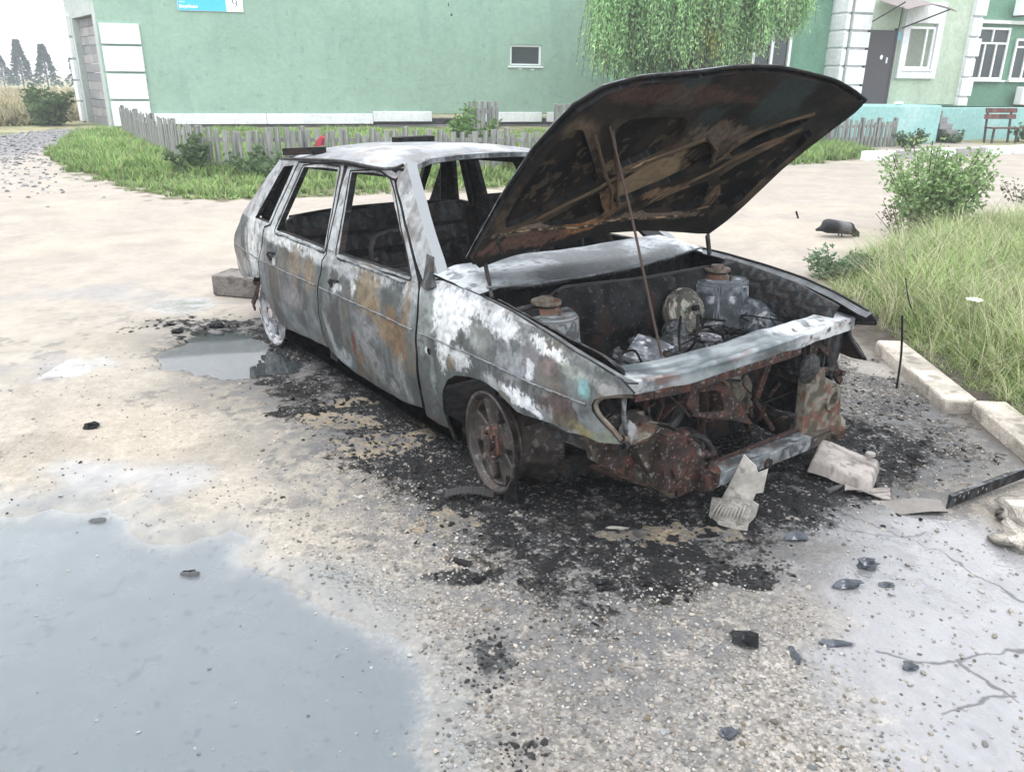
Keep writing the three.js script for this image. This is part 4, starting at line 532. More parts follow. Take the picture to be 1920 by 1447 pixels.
obj('radiator_side_panel', [plate([[-.38, .44], [-.45, .455], [-.56, .40], [-.66, .35], [-.69, .22], [-.63, .10], [-.45, .13], [-.40, .16], [-.40, .3]], .655, .04, [ring(.035, 14, -.60, .30)]), plate(ring(.055, 18, -.60, .30), .692, .012, [ring(.034, 14, -.60, .30)]), box(.07, .05, .1, .68, .44, -.45, 0, .2, .2), at(lump(.05, .06, .05, 8, 1, .3), .69, .15, -.66)], M.ochre, car);
obj('lamp_frame', plate([[.34, .60], [.32, .585], [.10, .50], [.05, .43], [-.065, .305], [.10, .365], [.32, .435], [.37, .5]], .665, .016, [[[.30, .53], [.20, .515], [.165, .485], [.135, .415], [.22, .425], [.295, .445]]]), M.rust, car);
obj('lamp_bucket', [tube([[.60, .60, .335], [.615, .52, .30], [.62, .44, .325], [.64, .40, .40], [.65, .39, .47]], .02, 8, 30), tube([[.60, .62, .33], [.55, .56, .32], [.54, .45, .33]], .014)], M.grime, car);
obj('lamp_frame', [plate([[-.455, .60], [-.49, .60], [-.69, .47], [-.73, .45], [-.85, .31], [-.83, .285], [-.74, .355], [-.70, .36], [-.52, .435], [-.47, .47]], .63, .016, [[[-.53, .54], [-.67, .455], [-.69, .41], [-.62, .42], [-.53, .46]]], .12), ...[[-.73, .37], [-.79, .36]].map(([z, y]) => cyl(.014, .014, .02, 10, .62, y, z, 0, 0, 1.57))], M.rust, car);
obj('horn', [at(lathe([[.001, .03], [.018, .03], [.02, .02], [.042, .018], [.046, .008], [.062, .006], [.066, -.004], [.06, -.016], [.02, -.03], [.001, -.03]], 28), .70, .485, -.388, 0, 0, -Math.PI / 2), bar([.66, .6, -.38], [.67, .5, -.39], .02, .006)], M.grime, car);
obj('front_side_rail', [panel([[.25, .12], [.64, .14], [.63, .36], [.58, .5], [.25, .5]], [], (a, b, o) => [a, b, -.70 + o + .015 * Math.sin(a * 20 + b * 9)], .02, { maxE: .08 })], M.char, car);
obj('grille_stay', [bar([.66, .6, -.16], [.6, .36, -.17], .035, .02), bar([.6, .36, -.17], [.62, .2, -.3], .02, .02)], M.rust, car);
obj('fender_stay', [tube([[.70, .63, .715], [.69, .53, .70], [.68, .44, .665]], .009), at(lump(.03, .05, .03, 21, 1, .3), .67, .45, .65)], M.ash, car);
obj('headlamp_rim', tube([[.765, .642, .737], [.71, .628, .75], [.655, .61, .768], [.628, .578, .777], [.64, .545, .772], [.69, .505, .758], [.735, .472, .75]], .009, 6, 40), M.ochre, car);
obj('headlamp_rim', tube([[.765, .642, -.737], [.71, .628, -.75], [.655, .61, -.768], [.628, .578, -.777], [.64, .545, -.772], [.69, .505, -.758], [.735, .472, -.75]], .009, 6, 40), M.grime, car);
obj('far_headlamp_panel', plate([[-.60, .56], [-.74, .60], [-.77, .50], [-.72, .38], [-.70, .36]], .60, .012), M.grime, car);
// ---------- engine bay ----------
{
  const e = grp('engine', car), mPale = std({ map: rep(tSoot, 2), color: col(3.6, 3.5, 3.6), roughness: .7, bumpMap: bumpF, bumpScale: .002 }); seed(29);
  obj('engine_block', [box(.38, .34, .56, .26, .28, -.03, 0, 0, 0, .03), box(.28, .2, .3, .3, .26, -.4, 0, .2, 0, .05), ...Array.from({ length: 22 }, (_, i) => at(lump(rr(.03, .08), rr(.02, .06), rr(.03, .09), i + 300, 1, .35), rr(.06, .5), rr(.36, .47), rr(-.36, .42)))], M.char, e);
  obj('cylinder_head', [box(.2, .1, .46, .25, .46, -.05, .03, .06, .15, .02), ...[0, 1, 2, 3].map((i) => box(.16, .05, .07, .27, .52, -.2 + i * .1, .1 * i, .2, .1, .02))], M.grime, e);
  obj('valve_cover', [at(lump(.1, .05, .14, 41, 2, .12), .24, .53, -.06, 0, .3, 0), at(lump(.06, .06, .06, 42, 2, .15), .17, .56, -.13), at(lump(.1, .04, .09, 45, 2, .2), .25, .5, .02, 0, .4, 0), ...Array.from({ length: 9 }, (_, i) => at(lump(.02 + .012 * (i % 3), .02, .03, 900 + i, 1, .4), .14 + .022 * i, .54 + .012 * (i % 2), -.2 + .05 * ((i * 5) % 7)))], M.soot, e);
  obj('cover_slab', box(.17, .018, .2, .27, .545, .14, .12, .5, -.22), mPale, e);
  obj('inlet_ring', [at(new THREE.TorusGeometry(.052, .02, 8, 24), .30, .55, -.19, 1.2, 0, .3), at(new THREE.TorusGeometry(.06, .007, 8, 24), .20, .56, -.32, 1.35, 0, .5), cyl(.05, .06, .06, 18, .30, .51, -.19, .2, 0, .3)], mPale, e);
  obj('alternator', [cyl(.06, .06, .1, 18, .52, .40, -.13, Math.PI / 2, .3, 0), cyl(.045, .045, .14, 16, .52, .40, -.13, Math.PI / 2, .3, 0), box(.05, .1, .05, .53, .33, -.2, 0, .3, .2), cyl(.07, .07, .02, 20, .5, .39, -.04, Math.PI / 2, .3, 0)], M.ochre, e);
  obj('exhaust_manifold', [tube([[.5, .48, .1], [.56, .4, .12], [.54, .28, .1], [.5, .18, .02]], .026, 8, 20), tube([[.5, .46, -.02], [.55, .38, .02], [.53, .28, .04]], .024, 8, 20), tube([[.52, .25, .28], [.6, .22, .2], [.62, .2, .1]], .03, 8, 20), tube([[.58, .34, .15], [.55, .3, -.1], [.5, .28, -.3]], .015, 8, 20)], M.rust, e);
  obj('crank_pulley', [cyl(.075, .075, .03, 24, .56, .24, .2, Math.PI / 2, .5, 0), at(new THREE.TorusGeometry(.1, .012, 8, 28), .60, .2, .22, 0, 1.2, 0)], M.grime, e);
  obj('hose', [tube([[.09, .62, .45], [.2, .6, .46], [.3, .58, .5], [.42, .56, .52]], .014, 8, 24), tube([[.1, .6, .41], [.25, .58, .43], [.4, .55, .5]], .01, 8, 24)], std({ map: rep(tRust, 2), color: col(3, 1.6, 1.4), roughness: .8 }), e);
  seed(31);
  obj('burnt_cable', Array.from({ length: 48 }, () => { const x = rr(.04, .58), z = rr(-.56, .5), y = rr(.42, .63); return tube([[x, y, z], [x + rr(-.1, .1), y + rr(-.02, .07), z + rr(-.12, .12)], [x + rr(-.16, .16), y - rr(0, .08), z + rr(-.2, .2)], [x + rr(-.2, .2), y - rr(.05, .2), z + rr(-.25, .25)]], rr(.003, .007), 5, 18); }), M.char, e);
  obj('scrap', Array.from({ length: 14 }, (_, i) => at(lump(rr(.02, .06), rr(.006, .015), rr(.03, .08), 500 + i, 1, .4), rr(.12, .6), rr(.5, .56), rr(-.5, .5), rr(-.4, .4), rr(0, 3), rr(-.4, .4))), M.soot, e);
  obj('bracket', Array.from({ length: 26 }, () => { const x = rr(.04, .58), z = rr(-.55, .55), y = rr(.36, .56); return bar([x, y, z], [x + rr(-.09, .09), y + rr(-.1, .1), z + rr(-.1, .1)], rr(.008, .03), rr(.004, .02)); }), M.soot, e);
  obj('pipe', Array.from({ length: 9 }, () => { const x = rr(.05, .5), z = rr(-.5, .45), y = rr(.42, .56); return tube([[x, y, z], [x + rr(-.06, .06), y + rr(0, .06), z + rr(.05, .14)], [x + rr(-.1, .1), y - rr(0, .05), z + rr(.12, .26)]], rr(.008, .016), 7, 14); }), M.grime, e);
  obj('rusty_bracket', Array.from({ length: 16 }, () => { const x = rr(.45, .66), z = rr(-.36, .55), y = rr(.2, .56); return bar([x, y, z], [x + rr(-.07, .07), y + rr(-.12, .12), z + rr(-.1, .1)], rr(.01, .04), rr(.004, .02)); }), M.rust, e);
  objs('rusty_wire', [tube([[.62, .5, .52], [.60, .53, .48], [.63, .5, .44], [.62, .42, .46]], .006, 6, 24), tube([[.66, .55, .45], [.68, .5, .40], [.70, .45, .36]], .004, 6, 16), tube([[.60, .47, .5], [.64, .45, .56], [.63, .4, .5]], .005, 6, 16)], M.rust, e);
}
{
  const b = grp('brake_booster', car);
  obj('booster_shell', at(lathe([[.001, .06], [.03, .06], [.04, .045], [.085, .035], [.112, .005], [.115, -.02], [.1, -.06], [.001, -.07]], 36), .12, .625, -.25, 0, 0, -Math.PI / 2 + .35), phy({ map: rep(tSoot, 1), color: col(2.3, 2.05, 1.65), roughness: .75, specularIntensity: .5, bumpMap: bumpF, bumpScale: .002 }), b);
  obj('booster_stud', [cyl(.013, .013, .03, 12, .185, .66, -.235, 0, 0, -1.2)], M.char, b);
}
obj('front_subframe', [bar([.3, .15, .62], [.3, .15, -.62], .08, .06), bar([.35, .2, .42], [.66, .18, .40], .07, .08), bar([.35, .2, -.42], [.66, .18, -.40], .07, .08)], M.char, car);
obj('stabiliser_arm', tube([[.16, .16, .60], [.34, .14, .5], [.46, .12, .44]], .016, 8, 20), M.rust, car);
// ---------- wheels ----------
const tWheel = tex(512, 512, (u, v) => { const n = fbm(u * 6, v * 6, 5, 301, 6), m = fbm(u * 24, v * 24, 3, 302, 24); let k = mix3([.014, .011, .0095], [.06, .047, .04], sst(.38, .7, n)); k = mix3(k, [.025, .024, .024], sst(.55, .68, fbm(u * 8, v * 8, 4, 303, 8)) * .75); k = mix3(k, [.3, .3, .31], sst(.64, .78, m) * .22); return mul3(k, .64 + .36 * m); });
const mWheel = std({ map: rep(tWheel, 2.2), roughness: .6, metalness: .35, bumpMap: bumpF, bumpScale: .0015 }), mWheelP = std({ map: rep(tAsh, 2.5), color: col(1.9, 1.8, 1.8), roughness: .6, metalness: .15, bumpMap: bumpF, bumpScale: .0015 });
const mHub = phy({ map: rep(tRust, 2), color: col(1.5, 1.5, 1.5), roughness: .85, specularIntensity: .4 });
function makeWheel(r, w, mat, hubMat) { // axis along z, face at z = 0, barrel behind
  const g = new THREE.Group(); g.name = 'wheel';
  const prof = [[r - .012, -.004], [r, 0], [r, -.014], [r - .016, -.018], [r - .03, -.05], [r - .045, -.08], [r - .045, -w * .6], [r - .03, -w * .66], [r - .028, -w * .8], [r - .016, -w + .018], [r, -w + .014], [r, -w], [r - .012, -w + .002], [r - .034, -w * .78], [r - .052, -w * .6], [r - .052, -.08], [r - .034, -.04], [r - .022, -.012], [r - .012, -.004]];
  obj('barrel', uvm(at(lathe(prof.map(([a, b]) => [a, b]), 56), 0, 0, 0, Math.PI / 2)), mat, g);
  const holes = []; const ro = r - .045, ri = r * .42;
  for (let k = 0; k < 5; k++) { const a0 = k / 5 * 6.2832 + .43, a1 = (k + 1) / 5 * 6.2832 - .36, H = []; for (let i = 0; i <= 6; i++) { const a = lerp(a0, a1, i / 6); H.push([Math.cos(a) * ro, Math.sin(a) * ro]); } for (let i = 6; i >= 0; i--) { const a = lerp(a0 + .12, a1 - .12, i / 6); H.push([Math.cos(a) * ri, Math.sin(a) * ri]); } holes.push(H); }
  const sp = ext(ring(r - .03, 60), .03, holes, .005), p = sp.attributes.position; for (let i = 0; i < p.count; i++) { const q = Math.hypot(p.getX(i), p.getY(i)) / r; p.setZ(i, p.getZ(i) - .05 - .02 * Math.sin(clamp(q, 0, 1) * 3)); } sp.computeVertexNormals();
  obj('spokes', uvm(sp), mat, g);
  obj('hub', [cyl(r * .3, r * .36, .03, 24, 0, 0, -.03, Math.PI / 2), cyl(.032, .036, .03, 16, 0, 0, -.008, Math.PI / 2), ...[0, 1, 2, 3].map((k) => cyl(.009, .009, .02, 8, .05 * Math.cos(k * 1.571 + .4), .05 * Math.sin(k * 1.571 + .4), -.01, Math.PI / 2))], hubMat, g);
  obj('brake_disc', [cyl(.115, .115, .02, 28, 0, 0, -.1, Math.PI / 2), box(.1, .08, .06, -.09, .05, -.1)], M.rust, g);
  return g;
}
const fw = makeWheel(.218, .24, mWheel, mHub); fw.position.set(.03, .213, .805); fw.rotation.set(0, -.155, 0); fw.rotateZ(.5); car.add(fw); tag(fw, 'bare sooty front wheel rim turned outwards');
const rw = makeWheel(.21, .17, mWheelP, mWheelP); rw.position.set(-2.385, .205, .775); rw.rotateZ(.2); car.add(rw); tag(rw, 'pale ash-coated rear wheel rim under the door edge');
const lf = fw.clone(); lf.position.set(.03, .213, -.80); lf.rotation.set(0, Math.PI - .12, 0); lf.userData = {}; car.add(lf);
const lr = fw.clone(); lr.position.set(-2.385, .21, -.775); lr.rotation.set(0, Math.PI, 0); lr.userData = {}; car.add(lr);
obj('axle', [bar([.03, .2, .6], [.03, .2, -.6], .05, .05), bar([-2.38, .2, .6], [-2.38, .2, -.6], .06, .06)], M.char, car);
obj('spring_strut', [cyl(.03, .03, .4, 12, .04, .42, .56), cyl(.03, .03, .4, 12, .04, .42, -.56)], M.char, car);
// ---------- buildings ----------
const BT = .2724, BD = [.963, .269], BN = [-.269, .963];
const plaster = (c, d, s) => { const t = tex(512, 512, (u, v) => { const a = fbm(u * 5, v * 5, 4, s, 5), b = fbm(u * 64, v * 64, 2, s + 5, 64), e = fbm(u * 12, v * 3, 4, s + 9, 12); return mul3(mix3(mix3(c, d, sst(.4, .7, a)), mul3(c, .8), sst(.6, .75, e) * .35), .88 + .24 * b); }); t.repeat.set(.25, .25); return std({ map: t, roughness: .92, bumpMap: rep(bumpT, .6), bumpScale: .012 }); };
const mGreen = plaster([.19, .295, .235], [.21, .32, .255], 401), mGreen2 = plaster([.125, .25, .175], [.15, .28, .2], 411), mPaleG = plaster([.36, .44, .34], [.42, .49, .40], 421), mWhite = plaster([.62, .64, .65], [.70, .72, .72], 431), mTurq = plaster([.26, .46, .44], [.36, .52, .50], 441), mConc = plaster([.20, .20, .20], [.27, .27, .265], 451), mDarkB = plaster([.035, .034, .04], [.05, .05, .055], 461), mPass = plaster([.34, .38, .36], [.40, .44, .42], 471), mBl1 = plaster([.16, .16, .165], [.22, .22, .22], 481), mBl2 = plaster([.23, .225, .215], [.3, .29, .28], 491), mKerbG = plaster([.30, .29, .28], [.38, .37, .35], 495);
const tWall = tex(2048, 1024, (u, v) => { const x = u * 20.48, y = v * 10.24, a = fbm(x * .5, y * .7, 5, 405), b = fbm(x * 9, y * 9, 3, 406), c = fbm(x * 2.2, y * .45, 4, 407), s = fbm(x * 5, y * 5, 4, 408), p = fbm(x * .9 + 7, y * 1.1, 3, 409); let k = mix3([.235, .35, .275], [.262, .385, .305], sst(.35, .65, a)); k = mix3(k, [.25, .372, .30], sst(.54, .56, p) * .55); k = mix3(k, [.19, .31, .245], sst(.55, .72, c) * .4); k = mix3(k, [.15, .23, .185], sst(.72, .82, s) * .4); return mul3(k, .9 + .2 * b); });
const mWall = std({ map: tWall, roughness: .92, bumpMap: rep(bumpT, .6), bumpScale: .012 }); tWall.repeat.set(1 / 20.48, 1 / 10.24);
const mGlass = phy({ color: col(.05, .06, .06), roughness: .06, specularIntensity: .7 }), mCurtain = std({ color: col(.42, .43, .40), roughness: .9 }), mPVC = std({ color: col(.74, .76, .77), roughness: .4 }), mSteelD = std({ color: col(.045, .04, .045), roughness: .6, bumpMap: rep(bumpT, 4), bumpScale: .004 });
const lb = (w, h, d, x, y, z, r = .01) => box(w, h, d, x + w / 2, y + h / 2, z, 0, 0, 0, r);   // from its lower left corner
function win(parent, x0, x1, y0, y1, z, { mull = [], trans = [], fw = .07, glass = mGlass, sill = true } = {}) {
  const w = grp('window', parent), W = x1 - x0, H = y1 - y0;
  obj('frame', [lb(fw, H, .07, x0, y0, z), lb(fw, H, .07, x1 - fw, y0, z), lb(W - 2 * fw, fw, .07, x0 + fw, y0, z), lb(W - 2 * fw, fw, .07, x0 + fw, y1 - fw, z), ...mull.map(([m, a, b]) => lb(.06, (b - a) * H - fw, .06, x0 + m * W - .03, y0 + a * H + fw * .6, z)), ...trans.map((t) => lb(W - 2 * fw, .06, .062, x0 + fw, y0 + t * H - .03, z))], mPVC, w);
  obj('pane', lb(W - .04, H - .04, .02, x0 + .02, y0 + .02, z - .03, .004), glass, w);
  if (sill) obj('sill', box(W + .14, .05, .16, (x0 + x1) / 2, y0 - .03, z + .05), mPVC, w);
  return w;
}
{ // the long green gable building on the left
  const b = thing('green_building', 'long pale green rendered building with white corner blocks behind the picket fence', 'building', [-12.655, 0, -26.64], BT);
  // wall with a real opening for the small window
  const wl = ext([[0, .44], [19, .44], [19, 7.0], [0, 7.0]], .3, [[[12.93, 2.03], [14.06, 2.03], [14.06, 2.68], [12.93, 2.68]]]); wl.translate(0, 0, -.3); obj('wall', uvm(wl), mWall, b); objs('wall_hole', [at(lump(.035, .04, .02, 3, 1, .3), 10.9, 3.55, .0), at(lump(.02, .05, .02, 5, 1, .3), 10.8, 3.85, .0)], mDarkB, b);
  obj('wall', [box(19, 6.5, 6, 9.5, 3.65, -3.6, 0, 0, 0, .02)], mGreen, b);
  obj('plinth', [lb(19, .12, .3, 0, -.05, -.25)], mConc, b);
  for (let i = 0; i < 9; i++) obj('plinth_grille', lb(1.7, .2, .05, 1.3 + i * 1.9, .06, -.16), mDarkB, b);
  for (const [x, w, y] of [[1.2, 3.49, .40], [4.695, 3.45, .40], [8.15, 2.0, .47], [11.4, 2.7, .45], [14.3, 3, .45]]) obj('white_band', box(w, .33, .16, x + w / 2, y - .13, .02, 0, 0, 0, .02), mWhite, b);
  for (const [y0, y1] of [[2.44, 3.02], [1.66, 2.38], [.86, 1.6], [.05, .80], [3.9, 4.6]]) obj('corner_block', box(1.12, y1 - y0, .1, .64, (y0 + y1) / 2, .05, 0, 0, 0, .015), mWhite, b);
  win(b, 12.93, 14.06, 2.0, 2.68, -.08);
  objs('mortar_patch', [at(lump(.09, .03, .02, 3, 1, .3), 13.3, 1.9, .005), at(lump(.08, .03, .02, 5, 1, .3), 13.75, 1.88, .005)], mWhite, b);
  obj('roof', [box(20.2, .5, 8, 9.2, 7.24, -3.5, 0, 0, 0, .03)], mWhite, b);
  // slanting end face with a bricked-up passage
  const c = grp('corner_passage', b); c.position.set(0, 0, 0); c.rotation.y = Math.PI - Math.atan2(3.93, 1.6) - 0; // runs from the corner back and to the left
  const L = 4.24; const cw = ext([[0, -.05], [.42, -.05], [.42, 3.28], [3.3, 3.28], [3.3, -.05], [L, -.05], [L, 7.0], [0, 7.0]], .3); cw.translate(0, 0, -.0); obj('passage_frame', uvm(cw), mPass, c);
  for (let i = 0; i < 12; i++) for (let j = 0; j < 4; j++) obj('masonry_block', box(.70, .265, .1, .42 + .36 + j * .72, .11 + i * .275, .22 + .008 * ((i * 7 + j * 3) % 3), 0, 0, 0, .01), [mConc, mBl1, mBl2][(i * 5 + j * 3) % 3], c);
  for (let i = 0; i < 5; i++) obj('corner_block', box(.5, .62, .14, 3.9, .35 + i * .68, -.04, 0, 0, 0, .015), mWhite, c);
}
{ // address plate
  const cv = document.createElement('canvas'); cv.width = 1024; cv.height = 256; const g = cv.getContext('2d');
  g.fillStyle = '#3fb4e6'; g.fillRect(0, 0, 760, 256); g.fillStyle = '#f4f8f8'; g.fillRect(760, 0, 264, 256); g.fillStyle = '#fff'; g.font = 'bold 70px sans-serif'; g.fillText('Вербная', 18, 212); g.font = '34px sans-serif'; g.fillText('улица', 20, 120);
  g.fillStyle = '#5a6268'; g.font = '190px serif'; g.fillText('9', 846, 180);
  const t = new THREE.CanvasTexture(cv); t.colorSpace = THREE.SRGBColorSpace;
  const o = thing('address_sign', 'blue and white address plate with number 9 high on the green wall', 'sign', [-12.655 + 3.33 * BD[0], 3.62, -26.64 - 3.33 * BD[1]], BT);
  obj('plate', box(1.92, .44, .03, 0, .03, .03), mPVC, o);
  const f = new THREE.PlaneGeometry(1.9, .42); f.translate(0, .03, .049); const m = std({ map: t, roughness: .4 }); obj('print', f, m, o);
}
const ps = (b, x, w, z, ys) => { for (const [y0, y1] of ys) obj('corner_block', box(w, y1 - y0, .12, x + w / 2, (y0 + y1) / 2, z + .06, 0, 0, 0, .015), mWhite, b); };
{ // the block on the right
  const b = thing('apartment_block', 'pale green building with white corner blocks and turquoise base on the right', 'building', [8.76, 0, -23.37], BT);
  obj('wall', [lb(3.95, 5, .3, 1.15, 1.0, -1.45, .02), lb(.12, 5, .8, .86, 1, -1.7, .02)], mPaleG, b);
  obj('wall', [lb(12, 5, .3, 5.05, .9, -2.75, .02)], mGreen2, b);
  obj('wall', lb(1.36, 5.5, .3, -.46, .0, -2.05, .02), mGreen2, b);
  obj('wall', [box(16, 5.5, 4, 4.2, 2.75, -5.2, 0, 0, 0, .02)], mGreen2, b);
  obj('cornice', [lb(5.3, .2, .4, -4.5, 3.86, -2.0, .02)], mWhite, b);
  for (const [y0, y1] of [[3.42, 4.1], [2.98, 3.36], [2.52, 2.92], [2.05, 2.46], [1.55, 1.99], [1.05, 1.49]]) { obj('corner_block', box(.62, y1 - y0, .14, 1.3, (y0 + y1) / 2, -1.24, 0, 0, 0, .015), mWhite, b); obj('corner_block', box(.14, y1 - y0, .72, .84, (y0 + y1) / 2, -1.55, 0, 0, 0, .015), mWhite, b); }
  for (const [i, [y0, y1]] of [[3.45, 3.95], [2.9, 3.38], [2.35, 2.84], [1.8, 2.29], [1.25, 1.74], [.98, 1.2]].entries()) obj('corner_block', box(i % 2 ? .34 : .42, y1 - y0, .14, 5.2 + (i % 2 ? .02 : .06), (y0 + y1) / 2, -1.24, 0, 0, 0, .015), mWhite, b);
  objs('pier_backing', [lb(.58, 3.2, .05, 1.01, 1.02, -1.3), lb(.05, 3.2, .68, .79, 1.02, -1.56), lb(.4, 3.2, .05, 5.04, .98, -1.3)], mWhite, b);
  const d = grp('entrance_door', b); obj('door_leaf', box(.84, 1.98, .08, 2.07, 2.0, -1.26), mSteelD, d); obj('handle', [box(.03, .16, .05, 2.3, 2.2, -1.2), at(lump(.05, .06, .02, 3, 1, .2), 2.12, 2.28, -1.21)], mPVC, d); obj('door_frame', [lb(.07, 2.05, .14, 1.58, 1.0, -1.27), lb(.07, 2.05, .14, 2.49, 1.0, -1.27)], mSteelD, d);
  obj('house_number_plate', box(.26, .24, .03, 2.72, 2.85, -1.28), std({ color: col(.25, .5, .6), roughness: .5 }), b);
  obj('window_surround', [lb(.2, 2.05, .14, 2.72, 1.72, -1.25), lb(.2, 2.05, .14, 3.86, 1.72, -1.25), lb(.94, .2, .14, 2.92, 1.72, -1.25), lb(.94, .55, .14, 2.92, 3.2, -1.25)], mWhite, b);
  win(b, 2.92, 3.86, 1.98, 3.12, -1.28, { mull: [[.7, 0, 1]], glass: mCurtain, sill: true });
  win(b, 6.5, 7.8, 1.72, 3.25, -2.55, { mull: [[.33, 0, .7], [.66, 0, .7], [.5, .7, 1]], trans: [.7] }); win(b, 8.1, 9.3, 1.72, 2.95, -2.55, { mull: [[.4, 0, 1]], trans: [.8] });
  obj('window_head', [box(3.0, .1, .2, 7.6, 3.4, -2.5)], mWhite, b);
  obj('white_pier', [lb(.12, 4, .1, 5.95, .98, -2.56)], mWhite, b);
  const gz = grp('glazed_porch', b); // glazing behind the willow
  obj('porch_glass', lb(4.0, 3.7, .05, -4.5, .1, -1.96), mGlass, gz); obj('porch_frame', [...[0, 1, 2, 3, 4, 5, 6, 7].map((i) => lb(.09, 3.8, .09, -4.5 + i * .57, .1, -1.9)), lb(4, .09, .1, -4.5, 3.3, -1.91), lb(4, .09, .1, -4.5, 1.6, -1.91)], mPVC, gz);
  const a = grp('awning', b); obj('awning_roof', sheet((u, v) => [lerp(1.75, 3.35, u), 3.62 + .14 * Math.sin(u * 3.14) - .3 * v + .1, lerp(-1.2, .0, v)], 16, 8, .02, 1), [std({ color: col(.26, .23, .24), roughness: .7 }), std({ color: col(.2, .17, .17), roughness: .8 })], a);
  obj('awning_stay', [tube([[1.72, 3.62, -.1], [1.6, 3.2, -1.15]], .02), tube([[1.75, 3.5, -.2], [2.5, 3.05, -1.15]], .02), tube([[3.3, 3.5, -.2], [2.6, 3.05, -1.15]], .02)], mSteelD, a);
  obj('porch_base', [lb(3.65, 1.05, .25, -.2, -.05, -.125, .02), lb(.3, .98, 1.2, 3.2, -.05, -.7, .02), lb(3.7, .1, 1.3, -.2, .92, -.75)], mTurq, b);
  obj('porch_base', [lb(2.0, .98, .2, 3.75, -.05, -1.1, .02), lb(6, .98, .2, 5.4, -.05, -1.2, .02)], mTurq, b);
  for (let i = 0; i < 5; i++) obj('step', box(.45, .17, 1.0, 3.62 + .0 + i * .12, .78 - i * .17, -.85 + i * .1, 0, 0, 0, .02), mConc, b);
  obj('porch_slab_stone', at(lump(.16, .05, .1, 3, 1, .2), 2.3, 1.06, -.4), mWhite, b);
}
function acUnit(x, y, z, label) {
  const o = thing('air_conditioner', label, 'air conditioner', [8.76 + x * BD[0] + z * .269, y, -23.37 - x * BD[1] + z * .963], BT, 'outdoor air conditioner boxes on the right building');
  obj('casing', box(.8, .55, .3, 0, 0, 0, 0, 0, 0, .03), mPVC, o); obj('fan_grille', at(new THREE.TorusGeometry(.2, .012, 6, 24), -.1, 0, .16), mSteelD, o); obj('fan_guard', [.06, .12].map((r) => at(new THREE.TorusGeometry(r, .008, 6, 20), -.1, 0, .155)), mSteelD, o); obj('bracket', [box(.03, .03, .5, -.3, -.29, 0), box(.03, .03, .5, .3, -.29, 0)], mSteelD, o);
}
acUnit(7.95, 3.85, -2.2, 'air conditioner box cut by the top right edge of the view'); acUnit(8.7, 1.25, -2.2, 'air conditioner box below the last window on the right');
// ---------- picket fences ----------
const wood = [0, 1, 2].map((k) => { const t = tex(128, 512, (u, v) => { const g = fbm(u * 14, v * 2.5, 4, 501 + k, 0), s = fbm(u * 4, v * 6, 3, 507 + k); return mul3(mix3([.12, .125, .115], [.25, .255, .24], sst(.3, .7, g)), .7 + .5 * s); }); t.repeat.set(4, 1); return std({ map: t, roughness: .95 }); });
seed(91);
function fence(label, pts, h, pw, gap, skip = () => false) {
  const o = thing('picket_fence', label, 'fence', [pts[0][0], 0, -pts[0][1]]);
  let n = 0;
  for (let k = 1; k < pts.length; k++) {
    const [ax, az] = pts[k - 1], [bx, bz] = pts[k], L = Math.hypot(bx - ax, bz - az), th = Math.atan2(bz - az, bx - ax), N = Math.floor(L / (pw + gap));
    const X = (t) => ax + (bx - ax) * t - pts[0][0], Z = (t) => -(az + (bz - az) * t - pts[0][1]);
    for (const y of [.2, h - .2]) obj('rail', bar([X(0), y, Z(0) - .03], [X(1), y + .02, Z(1) - .03], .03, .07), wood[0], o);
    for (let i = 0; i <= N; i++) {
      if (skip(k, i)) continue; const t = (i + .5) / (N + 1), hh = h * rr(.9, 1.06), p = box(pw * rr(.85, 1.05), hh, .022, 0, hh / 2, 0, 0, 0, 0, .004);
      const m = obj('picket', p, wood[i % 3], o); m.position.set(X(t), -.03, Z(t)); m.rotation.set(rr(-.06, .06), th, rr(-.05, .05));
      n++;
    }
    for (let t = 0; t <= 1; t += .25) { const m = obj('post', box(.09, h + .05, .09, 0, h / 2, -.06), wood[1], o); m.position.set(X(t), 0, Z(t)); m.rotation.y = th; }
  }
}
fence('weathered grey picket fence bent round a corner before the long green building', [[-10.6, 22.9], [-5.35, 14.2], [1.6, 14.75]], .79, .1, .03, (k, i) => k === 1 && (i * 7) % 11 === 3);
fence('short pale picket fence in front of the turquoise porch', [[8.15, 22.0], [10.1, 22.55]], .72, .08, .04);
fence('two brown pickets standing behind the long fence by the green bush', [[-.95, 18.2], [-.4, 18.3]], 1.12, .1, .02);
fence('dark purplish boards behind the long fence next to the open bonnet', [[.85, 17.6], [1.35, 17.65]], 1.1, .11, .015);
